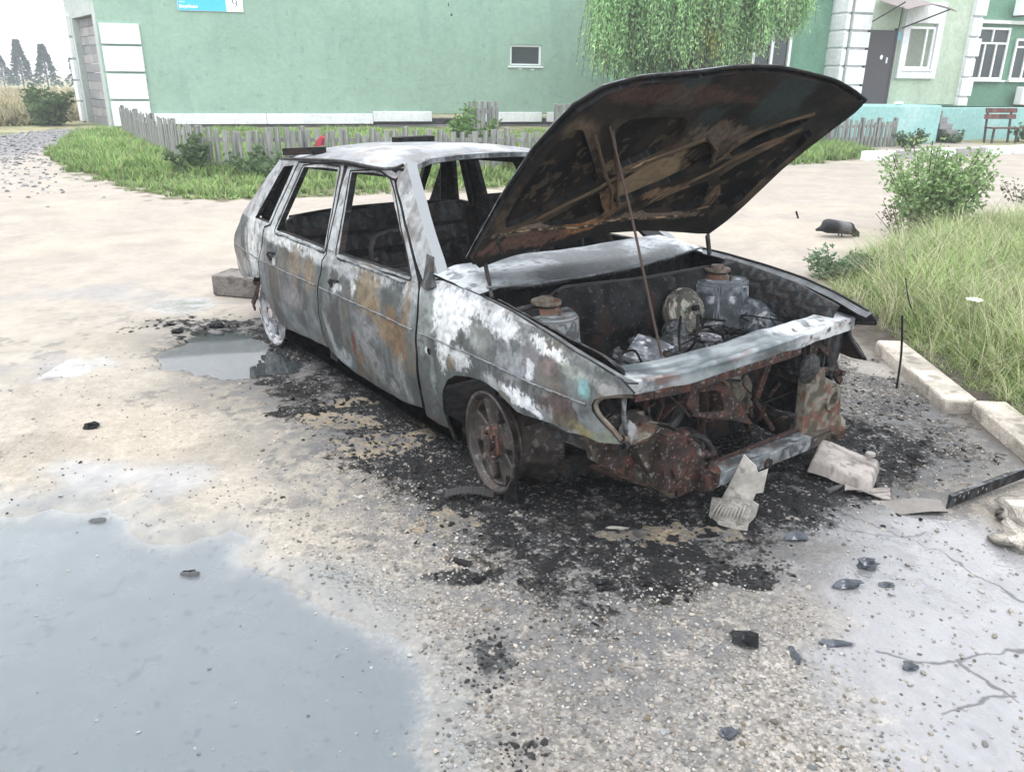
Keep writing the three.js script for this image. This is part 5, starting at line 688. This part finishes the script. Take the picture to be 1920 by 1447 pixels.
// ---------- kerbs, bench ----------
const tKerb = tex(512, 512, (u, v) => { const a = fbm(u * 6, v * 6, 5, 531, 6), b = fbm(u * 40, v * 40, 3, 537, 40), c = fbm(u * 10, v * 10, 4, 541, 10); let k = mix3([.26, .235, .20], [.40, .36, .31], sst(.35, .65, a)); k = mix3(k, [.12, .105, .09], sst(.58, .72, c) * .6); return mul3(k, .8 + .4 * b); });
const mKerb = std({ map: rep(tKerb, 1), roughness: .9, bumpMap: rep(bumpT, 2), bumpScale: .01 });
const kerbs = [[[2.265, 4.96], [2.325, 3.93], 'sooty concrete kerbstone nearest the burnt car wing'], [[2.326, 3.925], [2.40, 2.92], 'pale concrete kerbstone at the right edge below the grass']];
for (const [a, b, l] of kerbs) { const L = Math.hypot(b[0] - a[0], b[1] - a[1]), g = new RoundedBoxGeometry(.17, .17, L - .006, 8, .022), p = g.attributes.position; for (let i = 0; i < p.count; i++) { const q = (fbm(p.getX(i) * 9 + a[0], p.getZ(i) * 5 + p.getY(i) * 7, 4, 545) - .5) * .034; p.setXYZ(i, p.getX(i) + q, p.getY(i) + q * .6, p.getZ(i)); } g.computeVertexNormals(); const m = obj('kerbstone', uvm(g), mKerb); m.position.set((a[0] + b[0]) / 2 + .085, .0, -(a[1] + b[1]) / 2); m.rotation.y = -Math.atan2(b[0] - a[0], -(b[1] - a[1])) ; tag(m, l, 'kerbstone', 'kerbstones along the grass'); }
const farK = [[8.1, 18.75, .85, 1], [9.0, 19.2, .9, 0], [9.9, 19.62, .85, 1], [10.8, 20.1, 1.0, 0], [11.75, 20.6, .9, 1], [12.7, 21.05, .9, 1], [13.6, 21.5, .9, 0]];
farK.forEach(([x, z, L, w], i) => { const m = obj('kerb_block', box(L, .22, .22, 0, .08, 0, 0, 0, 0, .02), w ? mWhite : mKerbG); m.position.set(x, 0, -z); m.rotation.y = .45; tag(m, ['white-painted kerb block at the left end of the far kerb', 'grey kerb block second from the left of the far kerb', 'white kerb block third from the left of the far kerb', 'long grey kerb block in the middle of the far kerb', 'white kerb block left of the brightest pair of the far kerb', 'white kerb block before the brown bench', 'grey kerb block at the right end of the far kerb'][i], 'kerb block', 'painted far kerb blocks'); });
{
  const o = thing('bench', 'brown plank bench with backrest standing by the turquoise base', 'bench', [14.1, 0, -24.6], BT); const mb = std({ map: rep(tOchre, 1), color: col(.9, .5, .5), roughness: .8 });
  for (let i = 0; i < 2; i++) obj('back_slat', box(1.1, .13, .04, 0, .72 + i * .17, -.18, -.15), mb, o); for (let i = 0; i < 2; i++) obj('seat_slat', box(1.1, .04, .14, 0, .42, -.05 + i * .16), mb, o);
  for (const x of [-.42, .42]) obj('leg', [box(.05, .9, .05, x, .45, -.2, -.1), box(.05, .42, .05, x, .2, .12)], mSteelD, o);
}
// ---------- trees and bushes ----------
function leaves(list, w, l, tones) { // list of [pos, dir] -> folded leaf faces with their own tone
  const P = [], N = [], U = [], K = [];
  for (const [p, d, c, sc = 1] of list) {
    const D = V(d).normalize(), s = new THREE.Vector3(rr(-1, 1), rr(-1, 1), rr(-1, 1)).cross(D).normalize(), n = s.clone().cross(D).normalize(), a = V(p), W = w * sc * rr(.7, 1.2), L = l * sc * rr(.7, 1.25);
    const b = a.clone().addScaledVector(D, L * .45).addScaledVector(s, W), e = a.clone().addScaledVector(D, L), f = a.clone().addScaledVector(D, L * .45).addScaledVector(s, -W).addScaledVector(n, W * .4), k = tones[Math.floor(R() * tones.length)], q = rr(.75, 1.25) * (c || 1);
    for (const v of [a, b, e, a, e, f]) { P.push(v.x, v.y, v.z); N.push(n.x, n.y + .35, n.z); U.push(0, 0); K.push(k[0] * q, k[1] * q, k[2] * q); }
  }
  const g = new THREE.BufferGeometry(); g.setAttribute('position', new THREE.Float32BufferAttribute(P, 3)); g.setAttribute('normal', new THREE.Float32BufferAttribute(N, 3)); g.setAttribute('uv', new THREE.Float32BufferAttribute(U, 2)); g.setAttribute('color', new THREE.Float32BufferAttribute(K, 3)); g.computeVertexNormals(); return g;
}
const mLeaf = phy({ vertexColors: true, roughness: .85, specularIntensity: .3, transmission: .35, thickness: 0 }), mLeafW = phy({ vertexColors: true, roughness: .85, specularIntensity: .3, transmission: .5, thickness: 0 }), mBark = std({ map: rep(tOchre, 1), color: col(.6, .55, .5), roughness: .95 });
{
  seed(11); const o = thing('willow_tree', 'weeping willow with drooping pale green strands before the right building', 'tree', [4.45, 0, -22.3]);
  obj('trunk', [tube([[0, 0, 0], [.1, 1.2, .05], [-.1, 2.6, .1], [.1, 4.2, 0]], .17, 10, 20), tube([[0, 2.2, 0], [-1.0, 3.6, .3], [-1.8, 4.6, .2]], .08, 7), tube([[0, 2.4, 0], [1.0, 3.6, -.3], [1.9, 4.6, .1]], .08, 7), tube([[0, 2.8, 0], [.3, 4, .9], [.4, 5.2, 1.3]], .07, 7)], mBark, o);
  const green = [], yel = [], tw = [];
  for (let c = 0; c < 250; c++) { // bunches of hanging strands with gaps between them
    const ca = R() * 6.28, cr = 2.2 * Math.sqrt(R()), cx = Math.cos(ca) * cr, cz = Math.sin(ca) * cr * .8, low = 1.2 + 1.2 * vn(cx * 1.6 + 4, cz * 1.6, 9) + (cx > 1.4 ? .6 : 0), lit = rr(.78, 1.22), yl = cx > -.3 && cx < .75 && cz > .5 && R() < .5;
    for (let k = 0; k < 16; k++) {
      const x0 = cx + rr(-.28, .28), z0 = cz + rr(-.28, .28), y0 = 5.7 - cr * .75 + rr(-.6, .5), o2 = rr(.1, .5) * (cr > 1.2 ? 1.2 : .5), dx = Math.cos(ca) * o2, dz = Math.sin(ca) * o2, y1 = low + rr(-.15, .8), pts = [];
      for (let i = 0; i <= 5; i++) { const t = i / 5; pts.push([x0 + dx * Math.sqrt(t) + .05 * Math.sin(t * 6 + c), y0 + .12 * t * (1 - t) - (y0 - y1) * t * t * (.4 + .6 * t), z0 + dz * Math.sqrt(t)]); }
      if (k % 4 === 0) tw.push(tube(pts, .006, 3, 6));
      for (let i = 0; i < 38; i++) { const t = i / 38 * .999, q = t * 5, j = Math.floor(q), f = q - j, p = [0, 1, 2].map((m) => lerp(pts[j][m], pts[j + 1][m], f) + rr(-.05, .05)); (yl && p[1] < 2.9 + .4 * Math.sin(k) ? yel : green).push([p, [rr(-.6, .6), rr(-1.1, -.1), rr(-.6, .6)], lit, 1 - .3 * t]); }
    }
  }
  obj('twigs', tw, mBark, o); obj('crown', leaves(green, .025, .16, [[.36, .58, .27], [.31, .52, .25], [.43, .62, .3], [.26, .45, .22]]), mLeafW, o); obj('crown', leaves(yel, .022, .15, [[.64, .6, .12], [.55, .57, .15], [.42, .5, .16]]), mLeafW, o).userData.label = 'yellowed strands in the middle of the willow';
}
function bush(name, label, cat, x, zf, w, h, n, tones, { lw = .03, ll = .09, stems = 7, lean = 0, spread = 1, group } = {}) {
  const o = thing(name, label, cat, [x, gh(x, zf), -zf], 0, group), st = [], lv = [];
  for (let i = 0; i < stems; i++) {
    const a = R() * 6.28, r = w * .5 * Math.sqrt(R()) * spread, H = h * rr(.6, 1) * (1 - .35 * r / (w * .5)), tx = Math.cos(a) * r + lean * H, tz = Math.sin(a) * r, bx = Math.cos(a) * r * .25, bz = Math.sin(a) * r * .25;
    st.push(tube([[bx, 0, bz], [lerp(bx, tx, .45), H * .5, lerp(bz, tz, .4)], [tx, H, tz]], .0025 + h * .0022, 5, 8));
    const m = Math.round(n / stems); for (let k = 0; k < m; k++) { const t = Math.pow(R(), .7), s = w * .16 * (1 - .5 * t); lv.push([[lerp(bx, tx, t) + rr(-s, s), H * (.06 + .94 * t) + rr(-s, s) * .5, lerp(bz, tz, t) + rr(-s, s)], [rr(-1, 1), rr(-.3, .9), rr(-1, 1)], 1, .7 + .5 * (1 - t)]); }
  }
  obj('stem', st, mBark, o); obj('foliage', leaves(lv, lw, ll, tones), mLeaf, o); return o;
}
const G1 = [[.10, .19, .055], [.085, .155, .05], [.13, .23, .07]], G2 = [[.21, .28, .14], [.17, .25, .11], [.26, .31, .18]], G3 = [[.07, .12, .05], [.09, .14, .06]];
seed(21);
bush('bush', 'upright green bush growing behind the long picket fence', 'bush', -.85, 16.6, 1.1, 1.45, 900, G1, { lw: .045, ll: .13, stems: 9 });
bush('bush', 'low green bush spilling over the fence left of the upright one', 'bush', -1.5, 15.6, 1.0, .8, 500, G1, { lw: .045, ll: .12 });
bush('bush', 'leafy weed climbing the corner post of the long fence', 'bush', -5.45, 14.0, .7, .95, 420, G3, { lw: .045, ll: .12 });
bush('bush', 'dark green weeds at the fence foot left of the car roof', 'bush', -4.2, 14.0, 1.3, .6, 520, G3, { lw: .04, ll: .12 });
bush('bush', 'yellowish weed on the long fence near the open bonnet', 'bush', -.1, 14.6, .5, .75, 240, [[.16, .16, .04], [.11, .14, .04]], { lw: .03, ll: .1 });
bush('bush', 'tall pale wild shrub with thin twigs in the right verge', 'bush', 4.5, 8.9, 1.08, 1.3, 5200, [[.2, .31, .12], [.16, .27, .1], [.26, .34, .17]], { lw: .02, ll: .07, stems: 36, spread: 1.05 });
bush('bush', 'small dark weed at the tip of the verge behind the far wing', 'bush', 2.72, 6.75, .6, .30, 800, [[.10, .16, .09], [.12, .18, .10]], { lw: .014, ll: .06, stems: 12 });
bush('bush', 'sparse brown seed-head weed left of the pale wild shrub', 'bush', 4.05, 8.35, .7, .62, 170, [[.10, .08, .06], [.13, .11, .085]], { lw: .014, ll: .04, stems: 12 });
bush('bush', 'round dark shrub beside the passage corner of the green building', 'bush', -15.2, 27.6, 1.9, 1.5, 1300, G3, { lw: .07, ll: .2, stems: 16 });
bush('bush', 'low green shrub in the dry field at the left edge', 'bush', -20.5, 30, 4, 1.3, 900, G1, { lw: .09, ll: .24, stems: 16 });
bush('bush', 'small green bush at the foot of the turquoise porch', 'bush', 10.5, 22.5, .9, .55, 380, G3, { lw: .04, ll: .11 });
bush('bush', 'dark weeds growing on the porch steps', 'bush', 12.6, 24.4, .8, .5, 260, G3, { lw: .04, ll: .11 });
bush('bush', 'green bush behind the bench at the right edge', 'bush', 15.4, 25.2, 1.4, .85, 500, G3, { lw: .05, ll: .14 });
bush('bush', 'faint weed by the road at the right edge', 'bush', 7.1, 11.6, .7, .45, 160, [[.10, .11, .07]], { lw: .018, ll: .06, stems: 9 });
function conifer(x, zf, h, w, label) {
  const o = thing('conifer_tree', label, 'tree', [x, 0, -zf], 0, 'dark trees beyond the dry field'); obj('trunk', tube([[0, 0, 0], [0, h * .5, 0], [.05, h * .95, 0]], h * .018, 6, 6), mBark, o);
  const lv = []; for (let k = 0; k < 1500; k++) { const t = Math.pow(R(), .75), a = R() * 6.28, r = w * (1 - t) * Math.sqrt(rr(.05, 1)) * (.65 + .5 * vn(t * 9, a * 1.6, Math.floor(x))), y = h * (.06 + .94 * t); lv.push([[Math.cos(a) * r, y, Math.sin(a) * r], [Math.cos(a), rr(-.7, .2), Math.sin(a)], rr(.7, 1.2)]); }
  obj('crown', leaves(lv, h * .02, h * .085, [[.02, .06, .05], [.03, .075, .055]]), mLeaf, o);
}
conifer(-55.5, 88, 4.1, 1.4, 'dark conifer at the left edge of the view'); conifer(-51.3, 90, 4.7, 1.3, 'slender conifer second from the left beyond the field'); conifer(-48.2, 89, 4.3, 1.4, 'conifer third from the left beyond the field'); conifer(-44.6, 89, 4.9, 1.6, 'conifer just left of the green building corner'); conifer(-54.5, 92, 3.2, 1.3, 'small far conifer between the two left ones');
// ---------- grass ----------
const tuft = (n, h, w, bend, tones) => { const P = [], K = [], U = []; for (let k = 0; k < n; k++) { const a = R() * 6.28, H = h * rr(.5, 1.1), r = rr(0, .05), bx = Math.cos(a + 1) * r, bz = Math.sin(a + 1) * r, dx = Math.cos(a) * bend * H * rr(.4, 1.2), dz = Math.sin(a) * bend * H * rr(.4, 1.2), sx = -Math.sin(a) * w, sz = Math.cos(a) * w, c = tones[Math.floor(R() * tones.length)], q = (t) => [bx + dx * t * t, H * (t - .35 * bend * t * t), bz + dz * t * t]; let a0 = q(0); for (let i = 1; i <= 3; i++) { const b0 = q(i / 3), w0 = 1 - (i - 1) / 3.2, w1 = 1 - i / 3.05; const v = [[a0[0] - sx * w0, a0[1], a0[2] - sz * w0], [a0[0] + sx * w0, a0[1], a0[2] + sz * w0], [b0[0] + sx * w1, b0[1], b0[2] + sz * w1], [b0[0] - sx * w1, b0[1], b0[2] - sz * w1]]; for (const m of [0, 1, 2, 0, 2, 3]) { P.push(...v[m]); K.push(...c); U.push(0, 0); } a0 = b0; } } const g = new THREE.BufferGeometry(); g.setAttribute('position', new THREE.Float32BufferAttribute(P, 3)); g.setAttribute('uv', new THREE.Float32BufferAttribute(U, 2)); g.setAttribute('color', new THREE.Float32BufferAttribute(K, 3)); g.computeVertexNormals(); const N = g.attributes.normal; for (let i = 0; i < N.count; i++) N.setY(i, N.getY(i) + .6); g.normalizeNormals(); return g; };
function grassField(label, poly, N, h, w, bend, tones, box4, hs = () => 1, name = 'grass') {
  const V3 = [0, 1, 2].map(() => tuft(9, h, w, bend, tones)), L = [[], [], []], Q = new THREE.Quaternion(), E = new THREE.Euler();
  for (let k = 0; k < N; k++) {
    const x = rr(box4[0], box4[1]), zf = rr(box4[2], box4[3]), n = fbm(x * 1.7, zf * 1.7, 3, 601), d = sdPoly(poly, x, zf) + (n - .5) * (zf > 10 ? 1.1 : .35);
    if (d > 0) continue; const s = hs(x, zf, n) * (.45 + .55 * sst(0, -.35, d)) * rr(.7, 1.2); if (s < .12) continue; if (n < .32 && R() < .5) continue;
    E.set(rr(-.15, .15), R() * 6.28, rr(-.15, .15)); Q.setFromEuler(E); L[k % 3].push([new THREE.Matrix4().compose(new THREE.Vector3(x, gh(x, zf) - .01, -zf), Q, new THREE.Vector3(lerp(1, s, .5), s, lerp(1, s, .5))), rr(.75, 1.25) * (.7 + .6 * n)]);
  }
  L.forEach((l, i) => { const m = new THREE.InstancedMesh(V3[i], mLeaf, l.length); l.forEach(([a, c], k) => { m.setMatrixAt(k, a); m.setColorAt(k, col(c, c, c * .95)); }); m.name = numbered(name); scene.add(m); tag(m, label[i], 'grass', null, 'stuff'); });
}
seed(41);
grassField(['tall fresh green grass filling the right verge', 'arching seed grass mixed through the right verge', 'dense undergrowth grass of the right verge'], grassR, 15000, .42, .0045, .75, [[.20, .29, .10], [.26, .32, .13], [.17, .25, .08], [.34, .35, .21]], [2.5, 8.5, 2.9, 10.4], (x, z, n) => (.55 + .7 * n) * sst(2.4, 3.1, x + .1) + .3);
grassField(['short green grass in front of the long picket fence', 'clumped lawn grass before the green building', 'low weedy grass along the far roadside'], grassL, 42000, .17, .012, .7, [[.15, .27, .07], [.2, .30, .09], [.125, .22, .065], [.22, .26, .11]], [-12, 12, 11, 25], (x, z, n) => (.5 + n * .9) * (1 + .9 * sst(13.2, 14.1, z)));
grassField(['tall pale seed stalks standing above the verge grass', 'bleached seed grass stems in the right verge', 'thin straw coloured stems in the right verge'], grassR, 1900, .62, .0028, .95, [[.42, .40, .28], [.36, .38, .22], [.46, .44, .33]], [2.5, 7, 3.2, 9.5], () => 1, 'seed_grass');
const fieldP = [[-60, 24.5], [-17.8, 24.5], [-15.4, 28], [-16, 34], [-30, 75], [-75, 75]];
grassField(['dry tan meadow grass beyond the yard at the left', 'pale straw in the far meadow', 'green and straw field grass at the left'], fieldP, 30000, .75, .035, .6, [[.33, .28, .18], [.29, .25, .16], [.17, .2, .09]], [-50, -14, 24.5, 60], (x, z, n) => .5 + n, 'meadow_grass');
// bare stalks
function stalk(label, pts, r, cat = 'stalk') { tag(obj('stalk', tube(pts.map(([x, y, z]) => [x, y, -z]), r, 6, 24), M.char), label, cat); }
stalk('thin dark rod standing upright before the kerb beside the wreck', [[2.18, 0, 4.30], [2.17, .2, 4.3], [2.13, .43, 4.29]], .006, 'rod');
stalk('bent burnt weed stalk leaning over the verge edge', [[2.72, .05, 5.1], [2.62, .25, 5.2], [2.58, .42, 5.25]], .004);
stalk('short stick standing in the pale road behind the wreck', [[3.49, 0, 9.98], [3.43, .14, 9.98]], .012, 'stick');
{ seed(55); const o = thing('white_flower', 'single white umbel flower standing in the right verge grass', 'flower', [2.92, .05, -5.0]); obj('stem', tube([[0, 0, 0], [.01, .15, 0], [0, .30, 0]], .004, 5), mLeaf.clone(), o).material = std({ color: col(.1, .16, .05) }); obj('umbel', Array.from({ length: 22 }, (_, i) => { const a = i * 2.4, r = .045 * Math.sqrt(i / 22); return at(lump(.012, .006, .012, i, 0, .2), Math.cos(a) * r, .30 - r * .2, Math.sin(a) * r); }), std({ color: col(.7, .7, .62) }), o); }
// ---------- debris round the wreck ----------
const G = (x, zf, up = 0) => [x, gh(x, zf) + up, -zf];
const mPlas = std({ map: rep(tKerb, .8), color: col(.78, .78, .84), roughness: .7, bumpMap: bumpF, bumpScale: .003 }), mStone = std({ map: rep(tKerb, 1.5), color: col(.36, .36, .38), roughness: .95, bumpMap: rep(bumpT, 2), bumpScale: .012 });
const mGrey = std({ map: rep(tKerb, .8), color: col(.5, .5, .54), roughness: .6, bumpMap: bumpF, bumpScale: .003 });
const mLamp = std({ map: rep(tKerb, 2), color: col(.8, .84, .88), roughness: .8, bumpMap: bumpF, bumpScale: .002 });
{
  const o = thing('stone_block', 'grey concrete block lying on the dirt behind the rear corner of the car', 'block', G(-2.02, 6.22), -.25);
  obj('block', (() => { const g = new RoundedBoxGeometry(.6, .165, .28, 5, .02), p = g.attributes.position; for (let i = 0; i < p.count; i++) { const q = (fbm(p.getX(i) * 9, p.getY(i) * 9 + p.getZ(i) * 7, 3, 701) - .5) * .03; p.setXYZ(i, p.getX(i) + q, p.getY(i) + .09 + q * .7, p.getZ(i) + q); } g.computeVertexNormals(); return uvm(g); })(), mStone, o);
}
{ // broken headlamp shell leaning on the crossmember
  const o = thing('headlamp_shell', 'pale ribbed headlamp shell leaning against the lower front crossmember', 'headlamp shell', G(.885, 2.80), -.5);
  const P = [[-.075, .0], [-.03, -.015], [.05, -.01], [.075, .03], [.078, .075], [.055, .09], [.062, .12], [.085, .125], [.088, .215], [.055, .20], [.045, .225], [-.005, .262], [-.03, .17], [-.06, .08]];
  obj('plate', at(panel(P, [], (a, b, o) => [a, b, .03 * Math.cos(a * 18) - b * .25 - o], .008, { maxE: .03 }), 0, .01, 0), [mLamp, mLamp], o);
  const q = []; for (let i = 0; i < 9; i++) q.push(tube([[-.085 + i * .014, .012, .05], [-.07 + i * .013, .06, .055], [-.05 + i * .011, .10, .03]], .0045, 5, 8)); obj('reflector_ribs', q, mLamp, o);
  obj('reflector', sheet((u, v) => { const a = lerp(-.095, .06, u), b = lerp(-.01, .12, v); return [a, b * (1 - .4 * Math.abs(u - .6)), .045 + .02 * Math.sin(u * 3.1) - .02 * v]; }, 12, 8, .006), [mLamp, mLamp], o);
}
{
  const o = thing('plastic_cover', 'pinkish grey rounded plastic cover lying before the far front corner', 'cover', G(1.45, 3.18, .02), -.55);
  obj('shell', sheet((u, v) => { const a = lerp(-.145, .145, u), b = lerp(-.09, .09, v), e = Math.max(Math.abs(u - .5), Math.abs(v - .5)) * 2, c = clamp((e - .8) / .2, 0, 1); return [a * (1 - .08 * c), .075 + .05 * (v - .5) - .05 * c * c + .02 * Math.cos(u * 3) + (fbm(a * 30, b * 30, 2, 711) - .5) * .008, -b]; }, 26, 18, .005), [mPlas, M.char], o);
  obj('boss', cyl(.02, .02, .012, 14, .09, .105, -.05), mPlas, o);
  const f = thing('plastic_flap', 'torn pale flap lying under the rounded plastic cover', 'fragment', G(1.5, 3.04, .008), -.3); obj('flap', sheet((u, v) => [lerp(-.09, .09, u), .012 + .012 * Math.sin(u * 5 + v * 3), -lerp(-.03, .03, v)], 12, 5, .004), mPlas, f);
}
tag(obj('flat_panel', at(panel([[-.14, -.05], [.13, -.06], [.15, .04], [.02, .06], [-.12, .07]], [], (a, b, o) => [a, .016 + .012 * Math.sin(a * 16) - o, -b], .005, { maxE: .04 }), ...G(1.62, 2.92, -.004)), [mGrey, M.char]), 'flat light grey panel on the wet ground left of the perforated strip', 'panel');
{
  const o = thing('perforated_strip', 'dark perforated metal strip standing on edge at the right border', 'strip', G(1.78, 2.93), .5);
  const H = []; for (let i = 0; i < 7; i++) H.push(ring(.0085, 10, .05 + i * .028 + (i > 3 ? .04 : 0), .028 + (i % 2) * .012));
  obj('web', at(ext([[0, 0], [.62, .02], [.62, .075], [0, .062]], .004, H), 0, 0, 0), M.grime, o); obj('flange', bar([0, .063, .008], [.62, .077, .008], .02, .004, .001), M.soot, o);
}
tag(obj('rubble_lump', [at(lump(.30, .09, .26, 33, 4, .5), ...G(2.19, 2.74, .02)), at(lump(.09, .05, .08, 34, 3, .5), ...G(1.93, 2.66, .02)), at(lump(.07, .04, .12, 35, 3, .5), ...G(2.0, 2.5, .02))], std({ map: rep(tKerb, 3), color: col(1.15, 1.17, 1.2), roughness: .9, bumpMap: rep(bumpT, 3), bumpScale: .02 })), 'rough whitish rubble lump cut by the lower right edge of the view', 'rubble');
tag(obj('aluminium_drip', [at(lump(.045, .006, .008, 3, 1, .3), ...G(.41, 2.715, .012), 0, -.3, .1)], mLamp), 'thin bright metal sliver on the black patch before the car', 'fragment');
const frag = (l, x, zf, a, b, c, s, ry = 0, mat = M.char) => tag(obj('charred_fragment', at(lump(a, b, c, s, 1, .4), ...G(x, zf, b * .6)), mat), l, 'fragment', 'charred fragments scattered round the wreck');
const mFrag = phy({ map: rep(tChar, 2), color: col(4.2, 4.4, 4.9), roughness: .75, specularIntensity: .5, bumpMap: bumpF, bumpScale: .004 });
frag('oval grey plate fragment before the bright sandy patch', 1.09, 2.68, .045, .012, .03, 1, 0, mFrag); frag('long flat black shard on the pale wet ground', 1.01, 2.06, .05, .007, .014, 2, 0, mFrag);
frag('dark curled scrap on the left of the wet patch', 1.16, 2.37, .05, .014, .022, 3, 0, mFrag); frag('black lump next to the curled scrap on the wet patch', 1.28, 2.49, .035, .022, .025, 4, 0, mFrag); frag('small black hook beside the wet patch lump', 1.3, 2.38, .025, .008, .012, 15, 0, mFrag);
frag('jagged black scrap in the middle of the pale gravel', .73, 2.07, .05, .02, .03, 5); frag('narrow dark piece right of the jagged scrap', .86, 2.0, .014, .01, .032, 6, 0, mFrag); frag('little grey stone piece by the ground cracks', 1.19, 1.96, .022, .01, .016, 7, 0, mFrag); frag('lone dark pebble low in the pale gravel', .58, 1.68, .022, .012, .018, 8, 0, mFrag); frag('flat black oval left of the soot patch', .32, 2.37, .03, .01, .02, 9);
frag('dark clod on the dirt left of the car', -2.06, 3.63, .035, .018, .025, 10); frag('dark wet clod at the puddle top edge', -1.63, 2.80, .03, .008, .016, 11); frag('black clod floating in the big puddle', -1.13, 2.44, .032, .010, .014, 12); frag('burnt lump at the small puddle rim by the rear wheel', -2.02, 5.34, .05, .02, .035, 13); frag('burnt lump left of the small puddle', -2.25, 5.2, .035, .018, .03, 14);
tag(obj('tyre_strip', at(panel([[-.03, 0], [.03, .01], [.022, .14], [-.02, .15]], [], (a, b, o) => [a, b - .03, -.06 * b * 6 * b - o], .008, { maxE: .03 }), ...G(.0, 2.92)), M.char), 'burnt strip hanging below the front wheel', 'strip');
tag(obj('bent_shard', at(sheet((u, v) => [lerp(-.1, .1, u), .012 + .02 * Math.sin(u * 3.1), -lerp(-.03, .03, v)], 10, 4, .004), ...G(-.17, 2.95, .01)), M.grime), 'dull bent metal shard lying left of the front wheel', 'shard');
{ // crumbs of burnt plastic and rubber
  seed(61); const base = [0, 1, 2].map((s) => lump(1, .45, .8, 800 + s, 1, .5)), L = [[], [], []], Q = new THREE.Quaternion(), E = new THREE.Euler();
  for (let k = 0; k < 26000 && L[0].length + L[1].length + L[2].length < 5200; k++) {
    const x = rr(-2.6, 2.3), zf = rr(1.9, 6.4), n2 = fbm(x * 5, zf * 5, 4, 32), b = burnAt(x, zf, n2 * .6 + fbm(x * 23, zf * 23, 3, 33) * .4); if (R() > b * b * .9 + .002) continue; if (pudDepth(x, zf) > .015) continue;
    const s = R() < .03 ? rr(.016, .028) : rr(.003, .011); E.set(rr(-.5, .5), R() * 6.28, rr(-.5, .5)); Q.setFromEuler(E); const c = R() < .12 ? rr(6, 12) : rr(.7, 2.2);
    L[k % 3].push([new THREE.Matrix4().compose(V(G(x, zf, s * .15)), Q, new THREE.Vector3(s * rr(.7, 1.6), s * rr(.4, 1), s * rr(.6, 1.2))), c]);
  }
  L.forEach((l, i) => { const m = new THREE.InstancedMesh(base[i], M.char, l.length); l.forEach(([a, c], k) => { m.setMatrixAt(k, a); m.setColorAt(k, col(c, c, c * 1.03)); }); m.name = numbered('burnt_debris'); scene.add(m); tag(m, ['black burnt crumbs heaped on the ground round the car', 'charred plastic bits mixed into the black ground', 'small flakes of ash and soot under the wreck'][i], 'debris', null, 'stuff'); });
}
// ---------- the bird pecking in the road ----------
{
  const o = thing('bird', 'dark grey crow pecking at the pale road with its head down', 'bird', [3.5, .0, -8.75], .12); o.scale.setScalar(1.3);
  const S = 56, mc = new MarchingCubes(S, new THREE.MeshStandardMaterial(), false, false, 60000), sc = .26; mc.isolation = 0;
  const bones = [[[-.10, .135, 0], [.075, .115, 0], .058, .05], [[-.10, .13, 0], [-.2, .105, 0], .042, .012], [[.07, .11, 0], [.12, .088, 0], .04, .022], [[.12, .088, 0], [.148, .07, 0], .026, .029], [[.152, .066, 0], [.192, .008, 0], .012, .004], [[-.11, .15, .03], [.05, .12, .045], .03, .032], [[-.11, .15, -.03], [.05, .12, -.045], .03, .032]];
  const cap = (p, [a, b, r0, r1]) => { const d = b.map((v, i) => v - a[i]), w = p.map((v, i) => v - a[i]), t = clamp((w[0] * d[0] + w[1] * d[1] + w[2] * d[2]) / (d[0] ** 2 + d[1] ** 2 + d[2] ** 2), 0, 1); return Math.hypot(w[0] - d[0] * t, w[1] - d[1] * t, w[2] - d[2] * t) - lerp(r0, r1, t); };
  for (let k = 0; k < S; k++) for (let j = 0; j < S; j++) for (let i = 0; i < S; i++) { const p = [i, j, k].map((q) => (q - S / 2) / (S / 2) * sc); p[1] += .1; let d = 1e3; for (const b of bones) { const e = cap(p, b), h = clamp(.5 + .5 * (d - e) / .02, 0, 1); d = lerp(d, e, h) - .02 * h * (1 - h); } mc.field[i + j * S + k * S * S] = -d; }
  mc.update();
  const n = mc.count, P = new Float32Array(n * 3), K = new Float32Array(n * 3); for (let i = 0; i < n; i++) { const x = mc.positionArray[i * 3] * sc, y = mc.positionArray[i * 3 + 1] * sc + .1, z = mc.positionArray[i * 3 + 2] * sc; P.set([x, y, z], i * 3); const g = sst(-.06, .0, x) * sst(.09, .06, x) * .8, q = lerp(.012, .11, g) * (.7 + .6 * fbm(x * 60, y * 60 + z * 30, 3, 731)); K.set([q, q, q * 1.05], i * 3); }
  const g = new THREE.BufferGeometry(); g.setAttribute('position', new THREE.BufferAttribute(P, 3)); g.setAttribute('normal', new THREE.BufferAttribute(mc.normalArray.slice(0, n * 3).map((v) => v), 3)); g.setAttribute('color', new THREE.BufferAttribute(K, 3)); g.setAttribute('uv', new THREE.BufferAttribute(new Float32Array(n * 2), 2));
  g.deleteAttribute('normal'); const q = mergeVertices(g, 1e-5); q.computeVertexNormals();
  obj('body', q, phy({ vertexColors: true, roughness: .6, specularIntensity: .5 }), o);
  for (const s of [-1, 1]) obj('leg', [tube([[-.0, .09, s * .025], [.015, .045, s * .028], [0, .004, s * .03]], .005, 5, 8), ...[-.5, 0, .5].map((a) => tube([[0, .004, s * .03], [.03 * Math.cos(a), .003, s * .03 + .03 * Math.sin(a)]], .003, 4, 3))], M.char, o);
}
renderer.render(scene, camera);
